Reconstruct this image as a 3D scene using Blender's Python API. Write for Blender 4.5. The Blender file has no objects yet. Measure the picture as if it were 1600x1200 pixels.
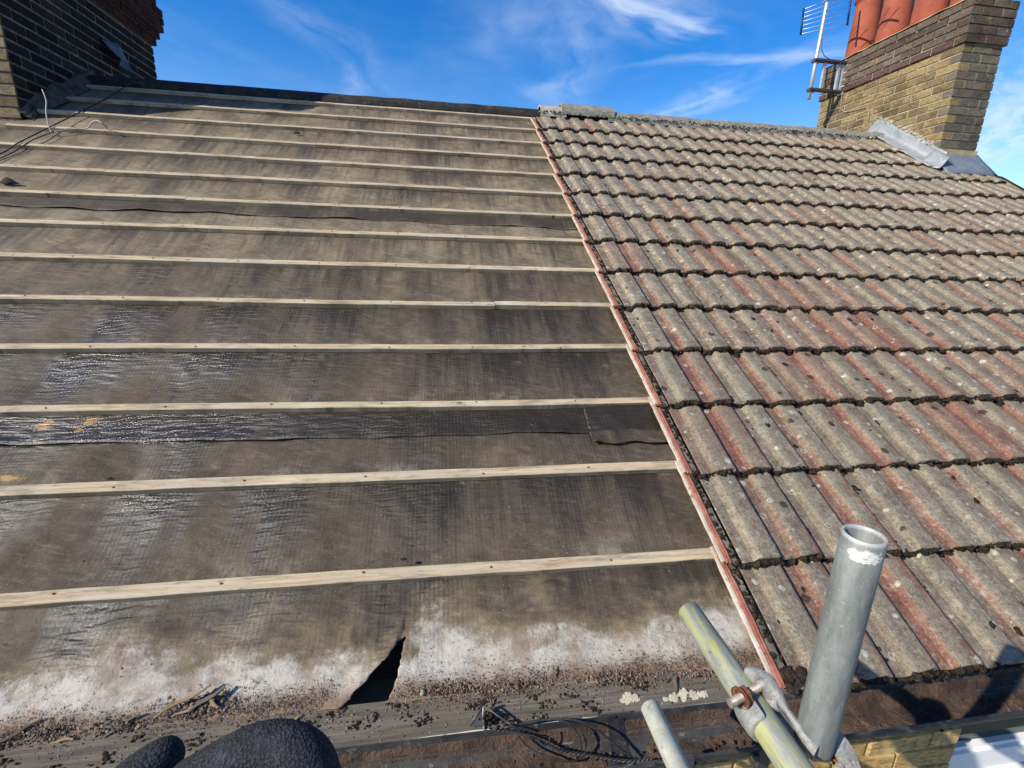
import bpy, bmesh, math, random
from math import sin, cos, pi, radians, sqrt, atan2
from mathutils import Vector, Matrix, noise as mnoise
random.seed(7)
R_ = random.Random(11)
SC = bpy.context.scene
COL = SC.collection

# ------------------------------------------------------------------ camera
CAM = Vector((-0.894, -1.2732, 0.9195))
cd = bpy.data.cameras.new('camera')
co = bpy.data.objects.new('camera', cd); COL.objects.link(co)
rt = Vector((0.9891, -0.14466, 0.02763)); dn = Vector((-0.01082, -0.25851, -0.96595)); fw = Vector((0.14687, 0.95512, -0.25726))
M = Matrix((( rt.x, -dn.x, -fw.x, CAM.x), (rt.y, -dn.y, -fw.y, CAM.y), (rt.z, -dn.z, -fw.z, CAM.z), (0, 0, 0, 1)))
co.matrix_world = M
cd.sensor_width = 36.0; cd.lens = 36.0 * 727.17 / 1600.0
cd.clip_start = 0.02; cd.clip_end = 3000
SC.camera = co

# ------------------------------------------------------------------ sky + sun + exposure
SUN_EL, SUN_AZ = radians(31.4), radians(248.2)
sun_dir = Vector((sin(SUN_AZ) * cos(SUN_EL), cos(SUN_AZ) * cos(SUN_EL), sin(SUN_EL)))     # towards the sun
sd = bpy.data.lights.new('sun', 'SUN'); sd.energy = 5.0; sd.angle = radians(0.5); sd.color = (1.0, 0.925, 0.80)
so = bpy.data.objects.new('sun', sd); COL.objects.link(so)
so.rotation_euler = (-sun_dir).to_track_quat('-Z', 'Y').to_euler(); so.location = (-6, -4, 8)
SC.view_settings.view_transform = 'Standard'; SC.view_settings.look = 'None'
SC.view_settings.exposure = 0.52; SC.view_settings.gamma = 1.0
SC.view_settings.use_curve_mapping = False

class NT:
    """small node-tree writer"""
    def __init__(s, nt): s.nt = nt
    def node(s, typ, props=None, **inp):
        n = s.nt.nodes.new(typ)
        for k, v in (props or {}).items(): setattr(n, k, v)
        for k, v in inp.items():
            k = k.replace('_', ' ')
            sock = n.inputs[int(k[1:])] if k[0] == 'i' and k[1:].isdigit() else n.inputs[k]
            s.set(sock, v)
        return n
    def set(s, sock, v):
        if isinstance(v, bpy.types.NodeSocket): s.nt.links.new(v, sock)
        elif isinstance(v, (tuple, list)) and sock.type == 'RGBA' and len(v) == 3: sock.default_value = (*v, 1)
        else: sock.default_value = v
    def m(s, op, a, b=0.0, c=None, clamp=False):
        n = s.node('ShaderNodeMath', {'operation': op, 'use_clamp': clamp}, i0=a, i1=b)
        if c is not None: s.set(n.inputs[2], c)
        return n.outputs[0]
    def v(s, op, a, b=(0, 0, 0)):
        n = s.node('ShaderNodeVectorMath', {'operation': op}, i0=a)
        if op == 'SCALE': s.set(n.inputs['Scale'], b)
        else: s.set(n.inputs[1], b)
        return n.outputs['Value'] if op in ('DOT_PRODUCT', 'LENGTH', 'DISTANCE') else n.outputs[0]
    def noise(s, vec, scale=5, det=3, rough=.55, dist=0, col=False):
        n = s.node('ShaderNodeTexNoise', None, Vector=vec, Scale=scale, Detail=det, Roughness=rough, Distortion=dist)
        return n.outputs['Color' if col else 0]
    def voro(s, vec, scale=5, out='Distance', rnd=1.0):
        return s.node('ShaderNodeTexVoronoi', None, Vector=vec, Scale=scale, Randomness=rnd).outputs[out]
    def sm(s, x, a, b, lo=0.0, hi=1.0):
        n = s.node('ShaderNodeMapRange', {'interpolation_type': 'SMOOTHSTEP'}, i0=x, i1=a, i2=b, i3=lo, i4=hi)
        return n.outputs[0]
    def mix(s, f, a, b, blend='MIX'):
        n = s.node('ShaderNodeMix', {'data_type': 'RGBA', 'blend_type': blend, 'clamp_factor': True})
        s.set(n.inputs[0], f); s.set(n.inputs[6], a); s.set(n.inputs[7], b)
        return n.outputs[2]
    def ramp(s, f, stops):
        n = s.node('ShaderNodeValToRGB', None, Fac=f); cr = n.color_ramp
        while len(cr.elements) < len(stops): cr.elements.new(.5)
        for e, (p, c) in zip(cr.elements, stops): e.position = p; e.color = (*c, 1)
        return n.outputs[0]
    def xyz(s, vec):
        n = s.node('ShaderNodeSeparateXYZ', None, i0=vec); return n.outputs[0], n.outputs[1], n.outputs[2]
    def cmb(s, x, y, z): return s.node('ShaderNodeCombineXYZ', None, i0=x, i1=y, i2=z).outputs[0]
    def bump(s, h, dist=.002, strength=1.0, prev=None):
        n = s.node('ShaderNodeBump', None, Height=h, Distance=dist, Strength=strength)
        if prev is not None: s.set(n.inputs['Normal'], prev)
        return n.outputs[0]

W = bpy.data.worlds.new('World'); SC.world = W; W.use_nodes = True
w = NT(W.node_tree); W.node_tree.nodes.clear()
sky = w.node('ShaderNodeTexSky', {'sky_type': 'NISHITA', 'sun_disc': False, 'sun_elevation': SUN_EL, 'sun_rotation': SUN_AZ,
                                  'altitude': 50, 'air_density': 1.0, 'dust_density': 0.25, 'ozone_density': 3.0})
d = w.node('ShaderNodeTexCoord').outputs['Generated']
skc = w.node('ShaderNodeHueSaturation', None, Hue=.510, Saturation=1.42, Value=1.66, Color=sky.outputs[0]).outputs[0]
x, y, z = w.xyz(d)
zz = w.m('MAXIMUM', z, .06)
pl = w.cmb(w.m('DIVIDE', x, zz), w.m('DIVIDE', y, zz), 0.0)          # position on a flat cloud layer
wob = w.v('SCALE', w.v('SUBTRACT', w.noise(pl, 1.1, 4, .55, 0, True), (.5, .5, .5)), .55)
pw = w.v('MULTIPLY', w.v('ADD', pl, wob), (1, 1, 0))
def streak(a, b, wd, amp, fq, lo=.34, hi=.72):
    """a combed cirrus plume along the line a-b of the layer"""
    L2 = (b[0] - a[0]) ** 2 + (b[1] - a[1]) ** 2; dv = ((b[0] - a[0]) / L2 ** .5, (b[1] - a[1]) / L2 ** .5, 0)
    q = w.v('SUBTRACT', pw, (a[0], a[1], 0)); u = w.v('DOT_PRODUCT', q, dv); t_ = w.m('MULTIPLY', u, 1 / L2 ** .5)
    ac = w.v('DOT_PRODUCT', q, (-dv[1], dv[0], 0))
    fall = w.m('MULTIPLY', w.sm(w.m('ABSOLUTE', ac), wd, 0.0), w.m('MULTIPLY', w.sm(t_, -.35, .25), w.sm(t_, 1.35, .75)))
    fib = w.noise(w.cmb(w.m('MULTIPLY', u, .8), w.m('MULTIPLY', ac, fq), a[0]), 2.0, 6, .52, .25)
    return w.m('MULTIPLY', w.m('MULTIPLY', fall, w.sm(fib, lo, hi)), amp)
clf = None
for args in (((.55, 2.02), (1.25, 2.36), .26, .80, 2.4), ((.40, 2.0), (.75, 3.3), .42, .26, 2.0), ((1.55, 3.7), (1.75, 2.35), .22, .50, 2.6), ((1.15, 2.68), (2.2, 2.15), .10, .36, 3.0),
             ((-.58, 2.2), (-.42, 3.7), .26, .20, 2.2), ((-1.5, 2.4), (-.9, 3.4), .5, .06, 2.0), ((2.7, 2.0), (5.0, 4.0), .55, .50, 3.0), ((3.2, 1.6), (6.5, 3.6), .8, .55, 2.4), ((1.9, 1.5), (1.2, .4), .5, .5, 3.0),
             ((-3, 1), (-1, -2), .9, .5, 2.5), ((2, -3), (5, -1), 1.1, .5, 2.2), ((-4, 4), (-6, 1), 1.2, .4, 2.2)):
    k_ = streak(*args); clf = k_ if clf is None else w.m('ADD', clf, k_)
veil = w.m('MULTIPLY', w.sm(w.noise(pw, .55, 5, .6), .45, .85), .22)
hazy = w.sm(z, .34, .0, 0.0, .30)
clf = w.m('MINIMUM', w.m('ADD', w.m('ADD', clf, veil), hazy), .92)
skm = w.mix(clf, skc, (8.0, 9.0, 10.5))
bg = w.node('ShaderNodeBackground', None, Color=skm, Strength=.080)
w.nt.links.new(bg.outputs[0], w.node('ShaderNodeOutputWorld').inputs[0])

# ------------------------------------------------------------------ helpers
TH = radians(30.975); G = 0.345
CT, ST = cos(TH), sin(TH)
def RW(x, s, n=0.0): return Vector((x, s * CT - n * ST, s * ST + n * CT))      # roof coordinates -> world

def tag(o, label=None, cat=None, group=None, kind=None):
    if label: o['label'] = label
    if cat: o['category'] = cat
    if group: o['group'] = group
    if kind: o['kind'] = kind
    return o
def empty(name, loc=(0, 0, 0), rot=(0, 0, 0), **kw):
    o = bpy.data.objects.new(name, None); COL.objects.link(o); o.location = loc; o.rotation_euler = rot
    o.empty_display_size = .1
    return tag(o, **kw)
def inst(name, mesh, parent=None, loc=(0, 0, 0), rot=(0, 0, 0), sc=(1, 1, 1)):
    o = bpy.data.objects.new(name, mesh); COL.objects.link(o); o.location = loc; o.rotation_euler = rot; o.scale = sc
    if parent: o.parent = parent
    return o

class MB:
    def __init__(s): s.v = []; s.f = []; s.mi = []; s.sm = []
    def add(s, vs, fs, mi=0, smooth=False):
        b = len(s.v); s.v += [tuple(p) for p in vs]
        s.f += [tuple(i + b for i in f) for f in fs]; s.mi += [mi] * len(fs); s.sm += [smooth] * len(fs)
    def box(s, lo, hi, mi=0, jit=0.0, rot=None):
        (a, b, c), (d, e, f) = lo, hi
        vs = [Vector((x, y, z)) for z in (c, f) for y in (b, e) for x in (a, d)]
        if jit: vs = [p + Vector((R_.uniform(-jit, jit), R_.uniform(-jit, jit), R_.uniform(-jit, jit))) for p in vs]
        if rot: vs = [rot @ p for p in vs]
        s.add(vs, [(0, 2, 3, 1), (4, 5, 7, 6), (0, 1, 5, 4), (2, 6, 7, 3), (0, 4, 6, 2), (1, 3, 7, 5)], mi)
    def tube(s, path, r, n=8, mi=0, caps=True, smooth=True):
        path = [Vector(p) for p in path]; rs = r if isinstance(r, (list, tuple)) else [r] * len(path)
        t0 = (path[1] - path[0]).normalized(); up = Vector((0, 0, 1)) if abs(t0.z) < .9 else Vector((1, 0, 0))
        u = t0.cross(up).normalized(); vs = []; fs = []
        for i, p in enumerate(path):
            t = (path[min(i + 1, len(path) - 1)] - path[max(i - 1, 0)]).normalized()
            u = (u - t * u.dot(t)).normalized(); vv = t.cross(u)
            for k in range(n):
                a = 2 * pi * k / n; vs.append(p + (u * cos(a) + vv * sin(a)) * rs[i])
        for i in range(len(path) - 1):
            for k in range(n):
                k2 = (k + 1) % n; fs.append((i * n + k, i * n + k2, (i + 1) * n + k2, (i + 1) * n + k))
        s.add(vs, fs, mi, smooth)
        if caps:
            b = len(s.v) - len(vs)
            s.f += [tuple(b + k for k in range(n))[::-1], tuple(b + (len(path) - 1) * n + k for k in range(n))]
            s.mi += [mi, mi]; s.sm += [False, False]
    def lathe(s, prof, n=24, mat=None, mi=0, smooth=True, a0=0, a1=2 * pi):
        mat = mat or Matrix(); full = abs(a1 - a0 - 2 * pi) < 1e-4; cols = n if full else n + 1
        vs = [mat @ Vector((r * cos(a0 + (a1 - a0) * k / n), r * sin(a0 + (a1 - a0) * k / n), z)) for r, z in prof for k in range(cols)]
        fs = []
        for i in range(len(prof) - 1):
            for k in range(n):
                k2 = (k + 1) % cols; fs.append((i * cols + k, i * cols + k2, (i + 1) * cols + k2, (i + 1) * cols + k))
        s.add(vs, fs, mi, smooth)
    def grid(s, pts, mi=0, smooth=True):      # rows of points
        nr, nc = len(pts), len(pts[0])
        s.add([p for r in pts for p in r], [(i * nc + j, i * nc + j + 1, (i + 1) * nc + j + 1, (i + 1) * nc + j) for i in range(nr - 1) for j in range(nc - 1)], mi, smooth)
    def mesh(s, name, mats):
        me = bpy.data.meshes.new(name); me.from_pydata(s.v, [], s.f)
        for m_ in (mats if isinstance(mats, (list, tuple)) else [mats]): me.materials.append(m_)
        me.polygons.foreach_set('material_index', s.mi); me.polygons.foreach_set('use_smooth', s.sm); me.update()
        return me
    def build(s, name, mats, parent=None, loc=(0, 0, 0), rot=(0, 0, 0), recalc=False):
        me = s.mesh(name, mats)
        if recalc:
            bm = bmesh.new(); bm.from_mesh(me); bmesh.ops.recalc_face_normals(bm, faces=bm.faces); bm.to_mesh(me); bm.free()
        return inst(name, me, parent, loc, rot)

def nz(x, y, z=0.0): return mnoise.noise(Vector((x, y, z)))
def rough_lump(mb, c, r, mi=0, flat=1.0, jit=.35, sub=1, rot=None):
    """small irregular stone-like lump"""
    ico = LUMP[sub]; q = Matrix.Rotation(R_.uniform(0, 6.28), 3, 'Z') if rot is None else rot
    sx, sy = r * R_.uniform(.75, 1.35), r * R_.uniform(.75, 1.35)
    vs = []
    for p in ico[0]:
        k = 1 + R_.uniform(-jit, jit); vs.append(Vector(c) + q @ Vector((p[0] * sx * k, p[1] * sy * k, p[2] * r * flat * k)))
    mb.add(vs, ico[1], mi, sub > 1)
LUMP = {}
for sub in (1, 2):
    bm = bmesh.new(); bmesh.ops.create_icosphere(bm, subdivisions=sub, radius=1)
    bm.verts.ensure_lookup_table()
    LUMP[sub] = ([tuple(v_.co) for v_ in bm.verts], [tuple(v_.index for v_ in f_.verts) for f_ in bm.faces]); bm.free()
LUMP[0] = ([(1, 0, 0), (-1, 0, 0), (0, 1, 0), (0, -1, 0), (0, 0, 1), (0, 0, -1)], [(0, 2, 4), (2, 1, 4), (1, 3, 4), (3, 0, 4), (2, 0, 5), (1, 2, 5), (3, 1, 5), (0, 3, 5)])

# ------------------------------------------------------------------ materials
def mat(name, fn, rough=.8, spec=.3, metal=0.0):
    m_ = bpy.data.materials.new(name); m_.use_nodes = True; t = NT(m_.node_tree); t.nt.nodes.clear()
    b = t.node('ShaderNodeBsdfPrincipled', None, Roughness=rough, Metallic=metal); b.inputs['Specular IOR Level'].default_value = spec
    t.nt.links.new(b.outputs[0], t.node('ShaderNodeOutputMaterial').inputs[0])
    t.obj = t.node('ShaderNodeTexCoord').outputs['Object']
    t.rnd = t.node('ShaderNodeObjectInfo').outputs['Random']
    r = fn(t) or {}
    for k, v_ in r.items(): t.set(b.inputs[k], v_)
    return m_

def f_felt(t):
    p = t.obj; X, S, N = t.xyz(p)
    fr = t.m('FRACT', t.m('DIVIDE', t.m('ADD', S, 8 * G), G))
    n1 = t.noise(t.cmb(t.m('MULTIPLY', X, 2.6), t.m('MULTIPLY', S, .55), 0.0), 1.0, 4, .6)       # bands running up the slope
    n2 = t.noise(p, 5.5, 9, .72)
    n3 = t.noise(t.cmb(t.m('MULTIPLY', X, 9), t.m('MULTIPLY', t.m('ADD', S, t.m('MULTIPLY', X, .25)), 34), 0.0), 1.0, 6, .75)
    run = t.noise(t.cmb(t.m('MULTIPLY', X, 30), t.m('MULTIPLY', S, 2.2), 5.0), 1.0, 6, .7)       # fine stains running down the slope
    hi = t.sm(S, 1.2, 2.1)
    raf = t.m('COSINE', t.m('MULTIPLY', t.m('ADD', X, t.m('MULTIPLY', n1, .35)), 2 * pi / .42))
    clean = t.m('ADD', t.m('ADD', t.m('MULTIPLY', fr, .42), t.m('MULTIPLY', n1, 1.25)), t.m('ADD', t.m('MULTIPLY', n2, .62), t.m('MULTIPLY', raf, .07)))
    clean = t.m('ADD', clean, t.m('MULTIPLY', t.m('SUBTRACT', run, .5), .75))
    lapb = t.m('ADD', t.m('MULTIPLY', t.sm(S, .515, .53), t.sm(S, .72, .60)), t.m('MULTIPLY', t.sm(S, 2.25, 2.27), t.sm(S, 2.46, 2.36)))
    clean = t.m('ADD', clean, t.m('MULTIPLY', lapb, .30))
    bit = t.sm(t.m('SUBTRACT', clean, t.m('MULTIPLY', hi, .08)), .92, 1.48)                     # bare bitumen, 1 = clean of dust
    dust = t.mix(t.sm(n2, .32, .68), (.050, .038, .025), (.118, .089, .056))
    dust = t.mix(t.m('MULTIPLY', t.sm(n3, .48, .72), .55), dust, (.185, .148, .105))
    dusth = t.mix(t.sm(n2, .32, .68), (.088, .068, .042), (.245, .190, .120))
    dusth = t.mix(t.m('MULTIPLY', t.sm(n3, .48, .72), .5), dusth, (.37, .30, .205))
    dusth = t.mix(t.m('MULTIPLY', t.sm(run, .52, .66), .4), dusth, (.060, .046, .030))
    dust = t.mix(hi, dust, dusth)
    dust = t.mix(t.m('MULTIPLY', t.sm(t.noise(t.cmb(X, S, 12.0), 2.3, 4, .6), .55, .7), .4), dust, (.16, .105, .062))
    bitc = t.mix(hi, (.029, .023, .016), (.046, .036, .024))
    c = t.mix(bit, dust, bitc)
    pale = t.m('MULTIPLY', t.sm(fr, .34, .0), t.sm(t.noise(t.cmb(t.m('MULTIPLY', X, 4.2), t.m('MULTIPLY', S, 3.0), 6.0), 1.6, 5, .7), .52, .70))
    c = t.mix(t.m('MULTIPLY', pale, t.m('ADD', t.m('MULTIPLY', hi, .48), .36)), c, (.40, .335, .25))
    # pale lime bloom at the eaves
    e1 = t.noise(t.cmb(X, t.m('MULTIPLY', S, 1.3), 4.0), 3.6, 7, .60)
    lev = t.m('ADD', t.m('MULTIPLY', S, -5.2), t.m('MULTIPLY', t.m('SUBTRACT', e1, .5), 2.6))
    lev = t.m('ADD', lev, t.m('MULTIPLY', t.m('SUBTRACT', t.noise(p, 38, 5, .7), .5), .45))
    eff = t.m('MULTIPLY', t.sm(t.m('ADD', lev, t.m('MULTIPLY', t.m('SUBTRACT', t.noise(t.cmb(X, S, 31.0), 16, 7, .75), .5), .9)), .80, 1.22), t.sm(t.noise(t.cmb(X, S, 21.0), 9, 6, .7), .30, .56, .35, 1.0))
    yel = t.m('MULTIPLY', t.sm(lev, .50, .95), .45)
    c = t.mix(yel, c, (.26, .20, .11))
    pk = t.sm(t.noise(t.cmb(X, S, 8.0), 7, 5, .6), .46, .66)
    low = t.sm(t.m('ADD', S, t.m('MULTIPLY', t.m('SUBTRACT', n2, .5), .10)), -.275, -.335)
    ec = t.mix(pk, (.47, .435, .37), (.31, .235, .18))
    ec = t.mix(t.m('MULTIPLY', low, .9), ec, (.185, .118, .080))
    ec = t.mix(t.sm(t.noise(p, 62, 4, .75), .56, .7), ec, (.16, .125, .10))
    c = t.mix(t.m('MULTIPLY', eff, .93), c, ec)
    # scuffs of paler dust, sprayed orange marks
    sc_ = t.m('MULTIPLY', t.sm(t.noise(t.cmb(t.m('MULTIPLY', X, 2.2), t.m('MULTIPLY', S, 3.5), 2.0), 3.0, 6, .72), .60, .76), .5)
    c = t.mix(sc_, c, (.33, .275, .21))
    om = None
    for (ox, os, rx, rs_) in ((-2.325, .615, .040, .030), (-2.18, .632, .042, .020), (-2.20, .590, .022, .014), (-2.31, .548, .03, .012), (-2.31, .395, .055, .022)):
        dd = t.v('LENGTH', t.v('MULTIPLY', t.v('SUBTRACT', t.v('MULTIPLY', p, (1, 1, 0)), (ox, os, 0)), (1 / rx, 1 / rs_, 0)))
        k = t.m('SUBTRACT', 1.0, dd); om = k if om is None else t.m('MAXIMUM', om, k)
    om = t.sm(t.m('ADD', om, t.m('MULTIPLY', t.m('SUBTRACT', t.noise(t.cmb(t.m('MULTIPLY', X, 20), t.m('MULTIPLY', S, 70), 0.0), 1.0, 5, .75), .5), 3.6)), .15, .8)
    c = t.mix(t.m('MULTIPLY', om, .7), c, (.46, .25, .075))
    # grit
    g = t.voro(p, 95, 'Distance'); gm = t.m('MULTIPLY', t.sm(g, .16, .08), t.sm(t.noise(p, 9, 3, .6), .5, .62))
    c = t.mix(t.m('MULTIPLY', gm, .8), c, (.30, .25, .19))
    gd = t.sm(t.noise(p, 150, 3, .7), .60, .74); c = t.mix(t.m('MULTIPLY', gd, .5), c, (.018, .016, .014)); gl = t.sm(t.noise(p, 120, 4, .8), .58, .72); c = t.mix(t.m('MULTIPLY', gl, t.m('SUBTRACT', .5, t.m('MULTIPLY', bit, .38))), c, (.34, .28, .20))
    # relief: short cross ripples and the hessian weave
    wx = t.m('ADD', t.m('MULTIPLY', S, 1.0), t.m('MULTIPLY', t.noise(p, 4.0, 2, .5), .05))
    rip = t.noise(t.cmb(t.m('MULTIPLY', X, 14), t.m('MULTIPLY', t.m('SUBTRACT', wx, t.m('MULTIPLY', X, .06)), 58), 0.0), 1.0, 1.5, .42, .35)
    wv = t.m('ADD', t.m('SINE', t.m('MULTIPLY', t.m('ADD', wx, t.m('MULTIPLY', n2, .006)), 500.0)), t.m('SINE', t.m('MULTIPLY', t.m('ADD', X, t.m('MULTIPLY', n2, .014)), 440.0)))
    h = t.m('ADD', t.m('MULTIPLY', rip, 1.0), t.m('MULTIPLY', t.m('MULTIPLY', t.m('MULTIPLY', wv, t.m('SUBTRACT', 1.0, t.m('MULTIPLY', eff, .8))), t.sm(n1, .35, .6)), .026))
    h = t.m('ADD', h, t.m('MULTIPLY', t.noise(p, 210, 4, .75), .30))
    h = t.m('ADD', h, t.m('MULTIPLY', t.m('MULTIPLY', t.noise(p, 60, 5, .7), eff), .55))
    nb = t.bump(h, .0078, 1.0)
    ro = t.m('ADD', t.m('MULTIPLY', t.m('MULTIPLY', bit, t.m('SUBTRACT', 1.0, t.m('MULTIPLY', hi, .5))), -.56), .88); ro = t.m('MAXIMUM', ro, t.m('MULTIPLY', eff, .9))
    ro = t.m('ADD', ro, t.m('MULTIPLY', t.m('SUBTRACT', t.noise(p, 30, 3, .6), .5), .25))
    glossy = t.m('MULTIPLY', t.sm(X, -.9, -2.2), t.sm(S, 1.35, 1.15)); ro = t.m('SUBTRACT', ro, t.m('MULTIPLY', t.m('MULTIPLY', glossy, bit), .10))  # bare bitumen made glossier at the lower left for a sheen there
    return {'Base Color': c, 'Normal': nb, 'Roughness': ro, 'Specular IOR Level': t.m('ADD', .34, t.m('MULTIPLY', t.m('MULTIPLY', glossy, bit), .45))}
FELT = mat('roofing_felt', f_felt, spec=.36)

def f_wood(dark, light, grey, stain=0):
    def f(t):
        p = t.obj; X, Y, Z = t.xyz(p); off = t.m('MULTIPLY', t.rnd, 40)
        g = t.noise(t.cmb(t.m('ADD', t.m('MULTIPLY', X, 1.6), off), t.m('MULTIPLY', Y, 60), t.m('MULTIPLY', Z, 60)), 2.0, 6, .65, .4)
        b = t.noise(t.cmb(t.m('ADD', X, off), t.m('MULTIPLY', Y, 4), off), 2.6, 4, .6)
        c = t.mix(t.sm(g, .3, .7), dark, light)
        c = t.mix(t.m('MULTIPLY', t.sm(b, .42, .66), .75), c, grey)
        st = t.noise(t.cmb(t.m('ADD', t.m('MULTIPLY', X, 3), off), t.m('MULTIPLY', Y, 20), 0.0), 4.0, 4, .7)
        c = t.mix(t.m('MULTIPLY', t.sm(st, .58, .72), .65), c, (.10, .075, .05))
        if stain:
            c = t.mix(t.m('MULTIPLY', t.sm(t.noise(t.cmb(t.m('ADD', X, off), t.m('MULTIPLY', Y, 6), off), 5.5, 6, .75), .48, .64), .7), c, (.19, .15, .105))
            c = t.mix(t.m('MULTIPLY', t.sm(t.noise(t.cmb(t.m('ADD', X, off), t.m('MULTIPLY', Y, 9), 3.0), 9, 5, .8), .60, .70), .7), c, (.08, .058, .036))
            c = t.mix(t.m('MULTIPLY', t.sm(t.noise(t.cmb(t.m('ADD', X, off), t.m('MULTIPLY', Y, 3), 7.0), 3.5, 4, .6), .58, .70), .5), c, (.56, .49, .38))
        kn = t.voro(t.cmb(t.m('ADD', X, off), t.m('MULTIPLY', Y, 2.2), 0.0), 3.3)
        c = t.mix(t.m('MULTIPLY', t.sm(kn, .06, .03), .8), c, (.09, .05, .025))
        return {'Base Color': c, 'Normal': t.bump(t.m('ADD', g, t.m('MULTIPLY', t.noise(p, 120, 3, .7), .4)), .0016, .8)}
    return f
WOOD = mat('batten_timber', f_wood((.30, .222, .135), (.55, .44, .285), (.44, .375, .275), 1), .85, .2)
OLDWOOD = mat('weathered_timber', f_wood((.058, .049, .038), (.165, .142, .110), (.110, .092, .066)), .9, .2)
CHIP = mat('split_wood', f_wood((.16, .10, .055), (.34, .24, .13), (.2, .15, .1)), .85, .2)

def f_tile(t):
    p = t.obj; X, Y, Z = t.xyz(p)
    red = t.node('ShaderNodeAttribute', {'attribute_type': 'OBJECT', 'attribute_name': 'redness'}).outputs['Fac']
    o = t.v('ADD', p, t.cmb(t.m('MULTIPLY', t.rnd, 91), t.m('MULTIPLY', t.rnd, 57), t.m('MULTIPLY', t.rnd, 33)))
    n1 = t.noise(o, 9, 5, .65); n2 = t.noise(o, 260, 3, .8); n3 = t.noise(o, 90, 4, .7)
    c = t.mix(t.sm(n1, .35, .68), (.158, .126, .087), (.280, .230, .162))
    c = t.mix(t.m('MULTIPLY', t.sm(t.noise(o, 4.5, 2, .5), .5, .66), .5), c, (.180, .170, .130))
    # worn red where the rain runs, along the troughs and one flank
    d1 = t.m('ABSOLUTE', t.m('SUBTRACT', X, .185)); d2 = t.m('ABSOLUTE', t.m('SUBTRACT', X, .277)); d3 = t.m('ABSOLUTE', t.m('SUBTRACT', X, .016))
    band = t.m('MAXIMUM', t.sm(d1, .055, .015), t.m('MULTIPLY', t.sm(d2, .034, .006), .72)); band = t.m('MAXIMUM', band, t.m('MULTIPLY', t.sm(d3, .04, .005), .45))
    st = t.noise(t.v('MULTIPLY', o, (34, 5.0, 10)), 1.0, 6, .72); st2 = t.noise(o, 26, 5, .75)
    rs = t.m('ADD', t.m('ADD', t.m('MULTIPLY', band, .36), t.m('MULTIPLY', st, .62)), t.m('MULTIPLY', t.m('SUBTRACT', st2, .5), .55))
    wn = t.noise(t.node('ShaderNodeNewGeometry').outputs['Position'], 2.2, 4, .65)
    lo_ = t.m('SUBTRACT', .735, t.m('ADD', t.m('MULTIPLY', red, .30), t.m('MULTIPLY', t.m('SUBTRACT', wn, .5), .5)))
    rm = t.m('MULTIPLY', t.sm(rs, lo_, t.m('ADD', lo_, .24)), .86)
    rc = t.mix(t.sm(n1, .35, .65), (.165, .050, .036), (.250, .100, .066))
    rc = t.mix(t.m('MULTIPLY', t.sm(t.noise(o, 6, 2, .5), .62, .72), .6), rc, (.34, .17, .10))
    c = t.mix(rm, c, rc)
    c = t.mix(t.m('MULTIPLY', t.m('MAXIMUM', t.sm(t.m('ABSOLUTE', t.m('SUBTRACT', X, .072)), .024, .004), t.sm(t.m('ABSOLUTE', t.m('SUBTRACT', X, .222)), .024, .004)), .42), c, (.34, .30, .215))  # pale band painted along each roll's left flank as its sunlit brightness
    c = t.mix(t.m('MULTIPLY', t.sm(t.m('FRACT', t.m('MULTIPLY', t.rnd, 7.3)), .45, 1.0), t.m('MULTIPLY', red, .50)), c, rc)
    # aggregate speckle and algae
    n4 = t.noise(o, 105, 4, .85); n5 = t.noise(o, 48, 5, .8)
    c = t.mix(t.m('MULTIPLY', t.sm(n5, .53, .66), .55), c, (.37, .335, .265)); c = t.mix(t.m('MULTIPLY', t.sm(n5, .47, .34), .6), c, (.085, .072, .054))
    c = t.mix(t.m('MULTIPLY', t.sm(n2, .58, .70), .7), c, (.44, .40, .32)); c = t.mix(t.m('MULTIPLY', t.sm(n2, .43, .30), .75), c, (.055, .048, .038))
    c = t.mix(t.m('MULTIPLY', t.sm(n4, .54, .68), .6), c, (.40, .36, .285)); c = t.mix(t.m('MULTIPLY', t.sm(n4, .47, .33), .7), c, (.068, .058, .045))
    c = t.mix(t.m('MULTIPLY', t.sm(n3, .56, .68), .7), c, (.072, .061, .046)); c = t.mix(t.m('MULTIPLY', t.sm(t.noise(o, 14, 6, .75), .54, .68), .5), c, (.085, .070, .050))
    # lichen: pale discs and rings, dark crusts
    vr = t.node('ShaderNodeTexVoronoi', None, Vector=t.v('MULTIPLY', o, (1, 1, 0)), Scale=21)
    dv = t.m('ADD', vr.outputs['Distance'], t.m('MULTIPLY', t.m('SUBTRACT', t.noise(o, 75, 4, .7), .5), .34))
    on = t.xyz(vr.outputs['Color']); size = t.m('ADD', t.m('MULTIPLY', on[1], .20), .05)
    ring = t.m('MULTIPLY', t.sm(t.m('ABSOLUTE', t.m('SUBTRACT', dv, size)), .055, .025), t.sm(t.m('ADD', on[0], t.m('MULTIPLY', t.m('SUBTRACT', wn, .5), 1.6)), .52, .56))
    disc = t.m('MULTIPLY', t.sm(dv, size, t.m('SUBTRACT', size, .06)), t.sm(t.m('ADD', on[2], t.m('MULTIPLY', t.m('SUBTRACT', wn, .5), 1.6)), .66, .69))
    li = t.m('MAXIMUM', t.m('MULTIPLY', ring, .75), disc); li = t.m('MULTIPLY', li, t.sm(t.noise(o, 110, 4, .8), .30, .50))
    c = t.mix(t.m('MULTIPLY', li, .80), c, (.54, .51, .43))
    v2 = t.node('ShaderNodeTexVoronoi', None, Vector=t.v('MULTIPLY', o, (1, 1, 0)), Scale=11)
    dk = t.m('MULTIPLY', t.sm(t.m('ADD', v2.outputs['Distance'], t.m('MULTIPLY', n3, .2)), .30, .24), t.sm(t.xyz(v2.outputs['Color'])[0], .68, .72))
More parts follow.
